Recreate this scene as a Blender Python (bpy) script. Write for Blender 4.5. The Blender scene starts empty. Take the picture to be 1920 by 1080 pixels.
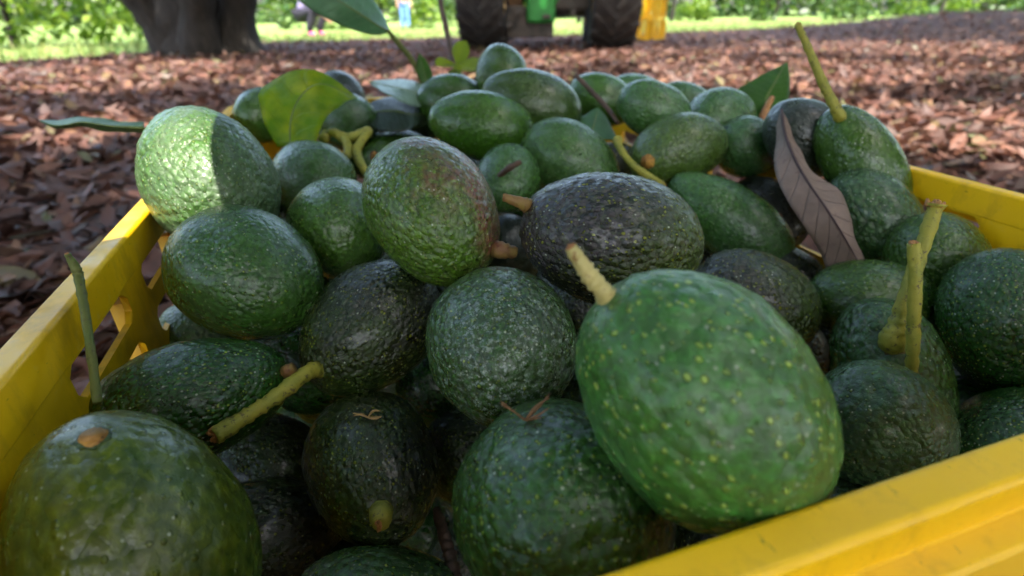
import bpy, bmesh, math, random
import numpy as np
from mathutils import Vector, Matrix, noise as mnoise

random.seed(7); rng = np.random.default_rng(7)
scene = bpy.context.scene
COL = scene.collection
# ------------------------------------------------------------------ measured layout (metres)
CAM_LOC = (0.0, 0.0, 0.4657)
CAM_AXES = [[1.0, -0.004, -0.0077], [0.0087, 0.4636, 0.886], [0.0, -0.886, 0.4636]]
FOCAL_PX = 985.55
CRATE_O = (-0.1441, 0.0192, 0.3565); CRATE_YAW = 0.31793; RIM_Z = 0.3565; CRATE_W = 0.5616; CRATE_L = 0.7705
FRUIT = {
    'big': ((0.0555, 0.1217, 0.3648), (-0.6625, 0.291, 0.6902), 0.0319, 0.0428),
    'c3': ((0.0154, 0.1294, 0.3095), (0.1499, -0.749, 0.6454), 0.0372, 0.0484),
    'bl': ((-0.1264, 0.1173, 0.3073), (-0.5453, 0.4661, 0.6967), 0.0335, 0.0483),
    'f40': ((-0.0568, 0.1428, 0.2283), (-0.9644, 0.0767, 0.253), 0.0261, 0.0427),
    'f4': ((-0.0731, 0.2016, 0.2555), (0.4343, -0.9003, -0.0286), 0.0340, 0.0449),
    'c38': ((0.1914, 0.2103, 0.2719), (-0.4777, -0.3341, 0.8126), 0.0332, 0.0439),
    'l5': ((-0.1553, 0.2029, 0.2995), (0.8711, 0.4896, 0.0383), 0.0291, 0.0447),
    'd6': ((-0.1637, 0.2562, 0.1982), (-0.852, 0.4088, 0.3271), 0.0345, 0.0447),
    'r35': ((0.2295, 0.2577, 0.271), (-0.2868, 0.4884, 0.8241), 0.0301, 0.0464),
    'd39': ((0.2868, 0.2169, 0.2452), (-0.9197, -0.3925, 0.0138), 0.0357, 0.0470),
    'r37': ((0.2995, 0.2725, 0.2963), (0.1573, -0.3647, -0.9177), 0.0335, 0.0449),
    'c8': ((-0.0056, 0.2057, 0.3288), (0.2291, -0.9423, 0.2442), 0.0354, 0.0461),
    'p9': ((0.051, 0.2546, 0.3614), (-0.9789, 0.0584, 0.1957), 0.0345, 0.0475),
    't10': ((-0.0438, 0.2794, 0.3678), (0.5399, -0.6323, -0.5557), 0.0345, 0.0458),
    'l7': ((-0.0827, 0.2622, 0.3024), (-0.6423, -0.669, -0.374), 0.0345, 0.0455),
    'd48': ((-0.0231, 0.2605, 0.2011), (-0.6524, -0.3606, 0.6666), 0.0345, 0.0442),
    'p33': ((0.1699, 0.322, 0.2851), (-0.7986, 0.2729, 0.5365), 0.0345, 0.0457),
    'l11': ((-0.1538, 0.275, 0.3328), (0.8365, -0.512, -0.1953), 0.0371, 0.0478),
    'u12': ((-0.1968, 0.3361, 0.3722), (-0.5342, 0.5646, 0.6292), 0.0391, 0.0510),
    'g41': ((-0.2136, 0.3005, 0.2658), (-0.6605, 0.497, 0.5628), 0.0254, 0.0332),
    'r34': ((0.2517, 0.3209, 0.2846), (-0.948, 0.3169, -0.0284), 0.0292, 0.0408),
    'r36': ((0.3007, 0.3336, 0.3047), (0.5508, -0.1955, -0.8114), 0.0304, 0.0406),
    'm31': ((0.1945, 0.4419, 0.2988), (-0.7371, 0.4813, 0.4744), 0.0318, 0.0647),
    'k32': ((0.2468, 0.4876, 0.2879), (0.4903, -0.8338, -0.2537), 0.0344, 0.0434),
    'm13': ((-0.12, 0.3426, 0.3354), (-0.4511, 0.8654, -0.2181), 0.0345, 0.0450),
    'k43': ((-0.0024, 0.5041, 0.2449), (-0.0232, -0.5117, 0.8588), 0.0345, 0.0458),
    'm42': ((-0.0038, 0.4794, 0.328), (-0.3564, -0.899, -0.2545), 0.0302, 0.0382),
    'm14': ((-0.1806, 0.4714, 0.3329), (-0.7327, 0.6723, -0.1053), 0.0345, 0.0445),
    's15': ((-0.1463, 0.6672, 0.3046), (-0.872, -0.481, -0.091), 0.0327, 0.0458),
    'm20': ((0.0585, 0.5174, 0.3353), (0.852, -0.309, -0.4226), 0.0377, 0.0525),
    'y21': ((0.158, 0.5039, 0.3474), (-0.9555, -0.0698, -0.2867), 0.0326, 0.0488),
    'm30': ((0.2787, 0.3833, 0.3236), (-0.5528, 0.4549, 0.6981), 0.0298, 0.0424),
    's29': ((0.282, 0.4216, 0.3572), (-0.4762, 0.4747, 0.7403), 0.0276, 0.0496),
    'b28': ((0.2602, 0.4714, 0.3656), (-0.8061, 0.0266, 0.5912), 0.0306, 0.0399),
    'm22': ((0.2332, 0.522, 0.3457), (0.691, 0.5914, -0.4157), 0.0286, 0.0374),
    'm16': ((-0.0301, 0.5591, 0.3619), (-0.9715, 0.0168, 0.2366), 0.0356, 0.0564),
    'm17': ((0.0239, 0.6133, 0.3762), (-0.9467, 0.091, 0.3091), 0.0346, 0.0584),
    'm23': ((0.1461, 0.5593, 0.376), (-0.9075, 0.2342, 0.3488), 0.0284, 0.0398),
    'm27': ((0.2187, 0.5727, 0.3619), (-0.7706, -0.6325, -0.0778), 0.0344, 0.0444),
    'm26': ((0.2049, 0.6326, 0.3634), (-0.7869, 0.2981, 0.5403), 0.0292, 0.0404),
    'm24': ((0.1141, 0.6927, 0.3687), (-0.9299, 0.1799, 0.3207), 0.0313, 0.0438),
    'm25': ((0.1614, 0.7354, 0.3631), (-0.9936, 0.0691, 0.0889), 0.0320, 0.0432),
    's18': ((-0.0108, 0.6954, 0.3982), (0.0177, 0.815, 0.5792), 0.0325, 0.0416),
    'm19': ((-0.0732, 0.7085, 0.3614), (-0.9618, 0.1374, 0.2367), 0.0368, 0.0487),
    'm45': ((-0.2065, 0.6807, 0.3463), (-0.8341, 0.5492, -0.0521), 0.0347, 0.0446),
    'm44': ((-0.3167, 0.714, 0.351), (0.3488, 0.9194, 0.1816), 0.0345, 0.0450),
    'b46': ((-0.231, 0.7496, 0.3653), (-0.3871, 0.7493, 0.5373), 0.0325, 0.0419),
    'm47': ((-0.1436, 0.7841, 0.3275), (-0.9889, -0.1485, 0.0071), 0.0324, 0.0535),
}
STEMS = {
    'big': [[0.0276, 0.1306, 0.393, 0.00353], [0.0253, 0.1277, 0.3974, 0.00235], [0.0216, 0.1286, 0.4015, 0.0025], [0.0189, 0.1293, 0.4053, 0.00206], [0.0159, 0.1303, 0.4097, 0.00176]],
    'f4': [[-0.0609, 0.1659, 0.2645, 0.00526], [-0.0583, 0.1585, 0.2701, 0.00478], [-0.0574, 0.1536, 0.2707, 0.00335]],
    'l7': [[-0.1023, 0.2279, 0.2996, 0.00418], [-0.1049, 0.2173, 0.3041, 0.0039], [-0.1137, 0.2011, 0.303, 0.00362], [-0.122, 0.1901, 0.3017, 0.00334], [-0.1325, 0.1765, 0.3005, 0.00418]],
    't10': [[-0.0098, 0.2594, 0.354, 0.00394], [-0.0054, 0.2548, 0.355, 0.00422], [0.0024, 0.2562, 0.3528, 0.00281]],
    'p9': [[0.009, 0.2554, 0.3785, 0.00372], [0.0044, 0.252, 0.3819, 0.00293], [-0.0036, 0.2533, 0.3843, 0.00186]],
    'l5': [[-0.117, 0.2172, 0.3043, 0.0032], [-0.112, 0.2142, 0.3085, 0.00293], [-0.1091, 0.2149, 0.3099, 0.0024]],
    'r35': [[0.2164, 0.2487, 0.2951, 0.00808], [0.21, 0.2435, 0.305, 0.00778], [0.2102, 0.2446, 0.312, 0.00539], [0.2121, 0.248, 0.3235, 0.00449], [0.218, 0.2561, 0.3489, 0.00449], [0.222, 0.2623, 0.3707, 0.00419], [0.2227, 0.2635, 0.3755, 0.00568]],
    's29': [[0.2603, 0.4269, 0.3887, 0.00665], [0.2545, 0.4252, 0.3955, 0.00498], [0.2443, 0.4349, 0.4139, 0.00415], [0.2321, 0.4484, 0.4398, 0.00332], [0.224, 0.4571, 0.4564, 0.00291]],
    'k32': [[0.2444, 0.4557, 0.2957, 0.00437], [0.2381, 0.4458, 0.3014, 0.00388]],
    'm22': [[0.2423, 0.5066, 0.3666, 0.00448], [0.2414, 0.49, 0.3646, 0.00348]],
    'm42': [[-0.0113, 0.4521, 0.3387, 0.00231], [-0.0014, 0.4466, 0.3481, 0.00277], [0.0091, 0.4468, 0.3535, 0.00185]],
}
SCARS = {
    'y21': ((0.1254, 0.4789, 0.3444), (-0.5278, -0.8453, 0.0829)),
    's15': ((-0.1653, 0.6348, 0.3161), (-0.1999, -0.8715, 0.4478)),
    'bl': ((-0.1321, 0.1251, 0.3482), (0.1497, -0.0252, 0.9884)),
}
LOOSE = {
    'left': [[-0.1587, 0.1583, 0.335, 0.00224], [-0.1696, 0.1775, 0.3504, 0.00235], [-0.1826, 0.1986, 0.3662, 0.00248], [-0.185, 0.2022, 0.3707, 0.00272], [-0.1863, 0.2026, 0.3777, 0.00156]],
    'right': [[0.2212, 0.2336, 0.278, 0.00388], [0.2152, 0.2298, 0.293, 0.00374], [0.2096, 0.2346, 0.3221, 0.00362], [0.2071, 0.2408, 0.3439, 0.00356], [0.2046, 0.2468, 0.3603, 0.00353]],
    'mid': [[0.1018, 0.5088, 0.358, 0.00546], [0.1024, 0.4929, 0.3525, 0.00397], [0.1119, 0.4718, 0.3419, 0.00397], [0.1363, 0.4565, 0.3275, 0.00397]],
    'stalk': [[-0.0399, 0.1869, 0.2399, 0.00274], [-0.0347, 0.1734, 0.2391, 0.00341], [-0.03, 0.1599, 0.238, 0.00376], [-0.0261, 0.1458, 0.2358, 0.00383]],
    'darktwig': [[0.0709, 0.6174, 0.4054, 0.00467], [0.0876, 0.5965, 0.3903, 0.00515], [0.1014, 0.5697, 0.3763, 0.00499], [0.1089, 0.5514, 0.366, 0.00434]],
}
CLUSTER = [[[-0.1887, 0.5387, 0.3542, 0.00322], [-0.1781, 0.5362, 0.3619, 0.00425], [-0.1641, 0.5278, 0.3583, 0.00473], [-0.152, 0.5285, 0.3596, 0.00473], [-0.1409, 0.5373, 0.364, 0.00372]], [[-0.1641, 0.5278, 0.3583, 0.0042], [-0.1569, 0.5121, 0.3529, 0.00411], [-0.1545, 0.4958, 0.3466, 0.00351]], [[-0.1409, 0.5373, 0.364, 0.00425], [-0.1462, 0.5195, 0.3548, 0.00415], [-0.1488, 0.5096, 0.3483, 0.00462], [-0.1405, 0.4922, 0.3398, 0.00401], [-0.131, 0.4805, 0.3298, 0.00347]], [[-0.1854, 0.5416, 0.3599, 0.00429], [-0.1846, 0.527, 0.3566, 0.00473]]]
LEAVES = {
    'curl': ([[-0.2324, 0.5298, 0.3496], [-0.2486, 0.5505, 0.3718], [-0.2566, 0.5696, 0.3934], [-0.2471, 0.581, 0.4054], [-0.2197, 0.59, 0.4151], [-0.1905, 0.591, 0.4096], [-0.1718, 0.5864, 0.3958], [-0.1607, 0.5824, 0.3883]],
        [[-0.2177, 0.5262, 0.3503], [-0.2175, 0.536, 0.369], [-0.2134, 0.5494, 0.3871], [-0.2022, 0.5629, 0.4004], [-0.1908, 0.5707, 0.403], [-0.1799, 0.5772, 0.398], [-0.1683, 0.5813, 0.3911], [-0.1607, 0.5824, 0.3883]],
        [[-0.1888, 0.5122, 0.3532], [-0.1843, 0.5158, 0.3675], [-0.1803, 0.5248, 0.3772], [-0.1758, 0.5365, 0.3822], [-0.1715, 0.548, 0.3845], [-0.1669, 0.5596, 0.3868], [-0.1635, 0.5715, 0.3872], [-0.1607, 0.5824, 0.3883]]),
    'thin': ([[-0.3208, 0.4764, 0.384], [-0.3394, 0.4769, 0.385], [-0.367, 0.4898, 0.3848], [-0.3956, 0.5025, 0.3843], [-0.4251, 0.5124, 0.3785], [-0.4529, 0.5254, 0.3784]],
        [[-0.2968, 0.4383, 0.3856], [-0.314, 0.4387, 0.3865], [-0.3402, 0.4515, 0.386], [-0.3674, 0.4645, 0.3861], [-0.4054, 0.4868, 0.3792], [-0.453, 0.5249, 0.3775]],
        [[-0.3209, 0.4716, 0.3749], [-0.3395, 0.4717, 0.3751], [-0.3671, 0.4847, 0.3751], [-0.3957, 0.4982, 0.376], [-0.4252, 0.5097, 0.3732], [-0.453, 0.5244, 0.3766]]),
    'top': ([[-0.1609, 0.7672, 0.4436], [-0.1761, 0.7532, 0.4417], [-0.2033, 0.7321, 0.451], [-0.2282, 0.7137, 0.4654], [-0.2491, 0.7084, 0.4802], [-0.2752, 0.7075, 0.5031]],
        [[-0.1595, 0.7685, 0.4461], [-0.1711, 0.7531, 0.454], [-0.1915, 0.7354, 0.4698], [-0.2119, 0.7234, 0.4841], [-0.23, 0.7177, 0.4979], [-0.2751, 0.708, 0.5042]],
        [[-0.1607, 0.7826, 0.4483], [-0.1691, 0.7905, 0.4635], [-0.1822, 0.789, 0.4854], [-0.2031, 0.7855, 0.5035], [-0.2253, 0.7533, 0.5163], [-0.2751, 0.7089, 0.5059]]),
    'pale': ([[-0.1839, 0.7381, 0.388], [-0.1684, 0.7509, 0.3878], [-0.1422, 0.7631, 0.3863], [-0.1116, 0.7458, 0.3779], [-0.0973, 0.7254, 0.3637]],
        [[-0.1839, 0.7374, 0.3868], [-0.1616, 0.717, 0.385], [-0.1332, 0.7083, 0.3806], [-0.1105, 0.7098, 0.3713], [-0.0973, 0.7247, 0.3625]],
        [[-0.1839, 0.7361, 0.3843], [-0.158, 0.6827, 0.3815], [-0.134, 0.6711, 0.3717], [-0.1144, 0.6861, 0.3631], [-0.0973, 0.7241, 0.3613]]),
    'dark': ([[-0.1835, 0.6968, 0.3588], [-0.1769, 0.7136, 0.3661], [-0.1553, 0.7282, 0.3692], [-0.1274, 0.7261, 0.3652], [-0.1081, 0.7085, 0.3564]],
        [[-0.1817, 0.6818, 0.3548], [-0.1662, 0.6772, 0.3586], [-0.1419, 0.6718, 0.3605], [-0.1201, 0.6755, 0.3553], [-0.1082, 0.7063, 0.3521]],
        [[-0.1773, 0.6659, 0.3492], [-0.1605, 0.6444, 0.3455], [-0.137, 0.6361, 0.3419], [-0.117, 0.6502, 0.344], [-0.1082, 0.7044, 0.3485]]),
    'tri': ([[0.2728, 0.5901, 0.3532], [0.2572, 0.599, 0.3704], [0.2494, 0.6136, 0.3857], [0.265, 0.6243, 0.3938], [0.2875, 0.6356, 0.403], [0.3141, 0.6476, 0.4135]],
        [[0.2714, 0.5782, 0.3554], [0.2715, 0.5857, 0.3696], [0.2773, 0.5983, 0.3814], [0.2878, 0.6111, 0.3934], [0.3008, 0.6294, 0.4035], [0.3147, 0.6476, 0.4135]],
        [[0.2816, 0.59, 0.3531], [0.2933, 0.5954, 0.3634], [0.3052, 0.6076, 0.3743], [0.3114, 0.6205, 0.3865], [0.314, 0.6344, 0.4007], [0.3159, 0.6476, 0.4135]]),
    'brown': ([[0.2267, 0.4597, 0.3919], [0.214, 0.4295, 0.3737], [0.2034, 0.4013, 0.357], [0.2033, 0.3743, 0.3427], [0.2114, 0.3559, 0.3274], [0.2249, 0.3485, 0.3083], [0.2339, 0.343, 0.2928], [0.2553, 0.3429, 0.2926]],
        [[0.2205, 0.4454, 0.3942], [0.2151, 0.4174, 0.3778], [0.2153, 0.3913, 0.3628], [0.2177, 0.3701, 0.3519], [0.2228, 0.3541, 0.3413], [0.2311, 0.3414, 0.3269], [0.2403, 0.3355, 0.3131], [0.2499, 0.3306, 0.2988]],
        [[0.2231, 0.449, 0.3936], [0.2239, 0.4189, 0.3758], [0.2237, 0.3951, 0.3626], [0.2321, 0.3821, 0.3551], [0.2401, 0.3682, 0.3483], [0.2409, 0.3509, 0.3351], [0.2415, 0.3419, 0.3205], [0.2549, 0.3345, 0.2989]]),
    'peak': ([[0.0656, 0.5844, 0.3424], [0.0742, 0.6054, 0.3578], [0.0858, 0.6152, 0.3641], [0.0983, 0.6243, 0.3689]],
        [[0.0826, 0.561, 0.3472], [0.0884, 0.5785, 0.3558], [0.0942, 0.6016, 0.3629], [0.0989, 0.6243, 0.3689]],
        [[0.1181, 0.5842, 0.342], [0.1134, 0.602, 0.3512], [0.1074, 0.6135, 0.3607], [0.0995, 0.6243, 0.3689]]),
}
SPRIG = {'twig': [[-0.0774, 0.8556, 0.3646, 0.00327], [-0.0897, 0.889, 0.4036, 0.00331], [-0.099, 0.921, 0.44, 0.0042], [-0.1102, 0.9556, 0.4812, 0.00426], [-0.1166, 0.9734, 0.5152, 0.00341]], 'petiole': [[-0.1602, 0.7685, 0.4461, 0.0028], [-0.1466, 0.7723, 0.4286, 0.00356], [-0.1333, 0.7758, 0.4106, 0.00362], [-0.121, 0.7753, 0.3848, 0.00441], [-0.1153, 0.7634, 0.362, 0.00368]]}
SPRIG_LEAVES = [([-0.0819, 0.8734, 0.3986], [-0.0676, 0.8743, 0.4252], 0.0114), ([-0.0852, 0.8727, 0.3972], [-0.1066, 0.8471, 0.3979], 0.0106), ([-0.0828, 0.8726, 0.3972], [-0.0472, 0.8315, 0.3929], 0.0139), ([-0.0804, 0.8689, 0.3899], [-0.0846, 0.8367, 0.3781], 0.0074)]
BLADE = ([-0.1091, 0.7563, 0.3732], [-0.1231, 0.7798, 0.4182], 0.0094)
PETIOLE = [[0.2581, 0.5572, 0.3648, 0.00384], [0.2654, 0.569, 0.375, 0.00388], [0.2751, 0.5807, 0.3849, 0.0028]]
FLORETS = [[-0.0713, 0.1993, 0.2894], [0.004, 0.1317, 0.3472]]
SHADE_E1 = (-0.1792, 0.3288, 0.4068)
SHADE_E2 = (-0.1708, 0.3019, 0.3783)
CANOPY = .85
SUN_SPOTS = [(5.4, 8.53), (5.11, 6.83), (4.27, 4.9), (2.58, 4.6), (2.0, 4.26), (1.8, 5.13), (1.61, 7.09), (0.54, 6.94), (2.91, 7.98), (1.91, 2.62), (1.72, 2.15), (1.85, 2.78), (-3.35, 5.71), (-3.14, 5.87), (-4.13, 5.25), (-4.05, 4.72), (-3.11, 4.1), (-2.14, 2.5), (-1.09, 4.49), (6.17, 7.19), (1.2, 4.32)]

# ------------------------------------------------------------------ camera, light, exposure
cam_data = bpy.data.cameras.new('camera')
cam = bpy.data.objects.new('camera', cam_data); COL.objects.link(cam)
ax = [Vector(a).normalized() for a in CAM_AXES]
cam.matrix_world = Matrix(((ax[0].x, ax[1].x, ax[2].x, CAM_LOC[0]), (ax[0].y, ax[1].y, ax[2].y, CAM_LOC[1]),
                           (ax[0].z, ax[1].z, ax[2].z, CAM_LOC[2]), (0, 0, 0, 1)))
cam_data.sensor_width = 36.0
cam_data.lens = FOCAL_PX / 1920 * 36.0
cam_data.clip_start = 0.01; cam_data.clip_end = 2000
cam_data.dof.use_dof = True
cam_data.dof.focus_distance = 0.235
cam_data.dof.aperture_fstop = 8.0
scene.camera = cam

SUN_DIR = Vector((0.15, -0.50, 0.80)).normalized()      # towards the sun
sun_el = math.asin(SUN_DIR.z); sun_az = math.atan2(SUN_DIR.x, SUN_DIR.y)
world = bpy.data.worlds.new('World'); scene.world = world; world.use_nodes = True
wn = world.node_tree.nodes; wl = world.node_tree.links
sky = wn.new('ShaderNodeTexSky'); sky.sky_type = 'NISHITA'; sky.sun_disc = False
sky.sun_elevation = sun_el; sky.sun_rotation = sun_az
sky.air_density = 1.2; sky.dust_density = 4.0
bg = wn['Background']; wl.new(sky.outputs[0], bg.inputs[0]); bg.inputs[1].default_value = 0.15
sun_l = bpy.data.lights.new('sun', 'SUN'); sun_l.energy = 2.2; sun_l.angle = math.radians(0.53); sun_l.color = (1.0, 0.94, 0.84)
sun = bpy.data.objects.new('sun', sun_l); COL.objects.link(sun)
sun.rotation_euler = SUN_DIR.to_track_quat('Z', 'Y').to_euler()
scene.view_settings.view_transform = 'Standard'; scene.view_settings.look = 'None'
scene.view_settings.exposure = 2.85; scene.view_settings.gamma = 1.0; scene.view_settings.use_curve_mapping = False
scene.render.engine = 'CYCLES'
scene.cycles.max_bounces = 6; scene.cycles.diffuse_bounces = 4; scene.cycles.glossy_bounces = 3
scene.cycles.transmission_bounces = 3; scene.cycles.transparent_max_bounces = 4
scene.cycles.sample_clamp_indirect = 6.0
scene.cycles.use_denoising = True

# ------------------------------------------------------------------ helpers
def tag(o, label=None, cat=None, group=None, kind=None):
    for k, v in (('label', label), ('category', cat), ('group', group), ('kind', kind)):
        if v: o[k] = v
    return o

def link(name, me, mat=None, parent=None, smooth=True):
    o = bpy.data.objects.new(name, me); COL.objects.link(o)
    if mat is not None and not me.materials: me.materials.append(mat)
    if parent is not None: o.parent = parent
    if smooth and len(me.polygons): me.polygons.foreach_set('use_smooth', np.ones(len(me.polygons), dtype=bool))
    return o

def empty(name, loc, rz=0.0):
    o = bpy.data.objects.new(name, None); COL.objects.link(o); o.location = loc; o.rotation_euler = (0, 0, rz)
    o.empty_display_size = 0.05
    return o

def mesh_np(name, v, quads=None, tris=None):
    """numpy -> mesh"""
    v = np.asarray(v, dtype=np.float32)
    faces = []
    if quads is not None and len(quads): faces.append((np.asarray(quads, dtype=np.int32), 4))
    if tris is not None and len(tris): faces.append((np.asarray(tris, dtype=np.int32), 3))
    me = bpy.data.meshes.new(name)
    me.vertices.add(len(v)); me.vertices.foreach_set('co', v.ravel())
    idx = np.concatenate([f.ravel() for f, _ in faces]); tot = np.concatenate([np.full(len(f), n, dtype=np.int32) for f, n in faces])
    me.loops.add(len(idx)); me.loops.foreach_set('vertex_index', idx)
    me.polygons.add(len(tot)); st = np.concatenate([[0], np.cumsum(tot)[:-1]]).astype(np.int32)
    me.polygons.foreach_set('loop_start', st); me.polygons.foreach_set('loop_total', tot)
    me.update(calc_edges=True); me.validate()
    return me

def bm_mesh(name, bm):
    bmesh.ops.recalc_face_normals(bm, faces=bm.faces[:])
    me = bpy.data.meshes.new(name); bm.to_mesh(me); bm.free(); return me

def add_box(bm, x0, x1, y0, y1, z0, z1, m=None):
    vs = [bm.verts.new((x, y, z)) for x in (x0, x1) for y in (y0, y1) for z in (z0, z1)]
    for f in ((0, 1, 3, 2), (4, 6, 7, 5), (0, 4, 5, 1), (2, 3, 7, 6), (0, 2, 6, 4), (1, 5, 7, 3)):
        bm.faces.new([vs[i] for i in f])
    if m is not None:
        for w in vs: w.co = m @ w.co
    return vs

def bevel(o, w, seg=2, ang=35):
    m = o.modifiers.new('bevel', 'BEVEL'); m.width = w; m.segments = seg; m.limit_method = 'ANGLE'; m.angle_limit = math.radians(ang)
    m.harden_normals = False
    return o

def spline(P, n):
    """Catmull-Rom resample of an (k, d) polyline into n points"""
    P = np.asarray(P, float); k = len(P)
    if k == 2: t = np.linspace(0, 1, n)[:, None]; return P[0] * (1 - t) + P[1] * t
    Q = np.vstack([2 * P[0] - P[1], P, 2 * P[-1] - P[-2]])
    out = []
    for u in np.linspace(0, k - 1 - 1e-9, n):
        i = int(u); t = u - i; p0, p1, p2, p3 = Q[i:i + 4]
        out.append(0.5 * ((2 * p1) + (-p0 + p2) * t + (2 * p0 - 5 * p1 + 4 * p2 - p3) * t * t + (-p0 + 3 * p1 - 3 * p2 + p3) * t ** 3))
    return np.array(out)

def tube_arrays(P, n=14, seg=12, rough=0.06, rnd=None, rings=0.0):
    """P: (k,4) x y z r. returns verts, quads, tris: a capped, slightly irregular tube"""
    rnd = rnd or rng
    S = spline(P, n); C = S[:, :3]; r = np.maximum(S[:, 3], 1e-4)
    T = np.gradient(C, axis=0); T /= np.linalg.norm(T, axis=1)[:, None] + 1e-12
    ref = np.array([0.31, 0.74, 0.6]) if abs(T[0] @ np.array([0.31, 0.74, 0.6])) < .9 else np.array([1., 0, 0])
    a = np.cross(T, ref); a /= np.linalg.norm(a, axis=1)[:, None]; b = np.cross(T, a)
    th = np.linspace(0, 2 * np.pi, seg, endpoint=False)
    rr = r[:, None] * (1 + rnd.normal(0, rough, (n, seg)) * .6 + rnd.normal(0, rough, (n, 1)))
    if rings: rr = rr * (1 + rings * np.maximum(0, np.sin(np.linspace(0, n * 1.15, n)))[:, None] ** 3)
    V = C[:, None] + rr[:, :, None] * (np.cos(th)[None, :, None] * a[:, None] + np.sin(th)[None, :, None] * b[:, None])
    V = V.reshape(-1, 3)
    q = [[i * seg + j, i * seg + (j + 1) % seg, (i + 1) * seg + (j + 1) % seg, (i + 1) * seg + j] for i in range(n - 1) for j in range(seg)]
    c0 = len(V); V = np.vstack([V, C[0], C[-1] - T[-1] * r[-1] * .15])
    t = [[c0, (j + 1) % seg, j] for j in range(seg)] + [[c0 + 1, (n - 1) * seg + j, (n - 1) * seg + (j + 1) % seg] for j in range(seg)]
    return V, q, t

def join_arrays(parts):
    V, Q, T = [], [], []; o = 0
    for v, q, t in parts:
        V.append(np.asarray(v)); 
        if len(q): Q.append(np.asarray(q) + o)
        if len(t): T.append(np.asarray(t) + o)
        o += len(v)
    return np.vstack(V), (np.vstack(Q) if Q else None), (np.vstack(T) if T else None)

def tube(name, P, mat, parent=None, **kw):
    v, q, t = tube_arrays(P, **kw)
    return link(name, mesh_np(name, v, q, t), mat, parent)

def vnoise2(x, y, scale, seed=0):
    """cheap smooth 2-d value noise in numpy, 0..1"""
    r = np.random.default_rng(1000 + seed).random((256, 256))
    x = np.asarray(x) / scale + 91.3; y = np.asarray(y) / scale + 47.7
    i = np.floor(x).astype(int); j = np.floor(y).astype(int); u = x - i; v = y - j
    u = u * u * (3 - 2 * u); v = v * v * (3 - 2 * v); i &= 255; j &= 255; i1 = (i + 1) & 255; j1 = (j + 1) & 255
    return (r[i, j] * (1 - u) + r[i1, j] * u) * (1 - v) + (r[i, j1] * (1 - u) + r[i1, j1] * u) * v

def vnoise3(P, scale, seed=0):
    r = np.random.default_rng(2000 + seed).random((64, 64, 64))
    X = P / scale + 31.7; I = np.floor(X).astype(int); F = X - I; F = F * F * (3 - 2 * F)
    out = 0
    for a in (0, 1):
        for b in (0, 1):
            for c in (0, 1):
                w = (F[:, 0] if a else 1 - F[:, 0]) * (F[:, 1] if b else 1 - F[:, 1]) * (F[:, 2] if c else 1 - F[:, 2])
                out = out + w * r[(I[:, 0] + a) & 63, (I[:, 1] + b) & 63, (I[:, 2] + c) & 63]
    return out

def worley3(P, scale, seed=0):
    """distance to nearest jittered cell point, in cells"""
    r = np.random.default_rng(3000 + seed).random((48, 48, 48, 3))
    X = P / scale + 19.3; I = np.floor(X).astype(int); best = np.full(len(P), 9.0)
    for a in (-1, 0, 1):
        for b in (-1, 0, 1):
            for c in (-1, 0, 1):
                J = I + np.array([a, b, c]); Q = J + r[J[:, 0] % 48, J[:, 1] % 48, J[:, 2] % 48]
                best = np.minimum(best, ((X - Q) ** 2).sum(1))
    return np.sqrt(best)

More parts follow.
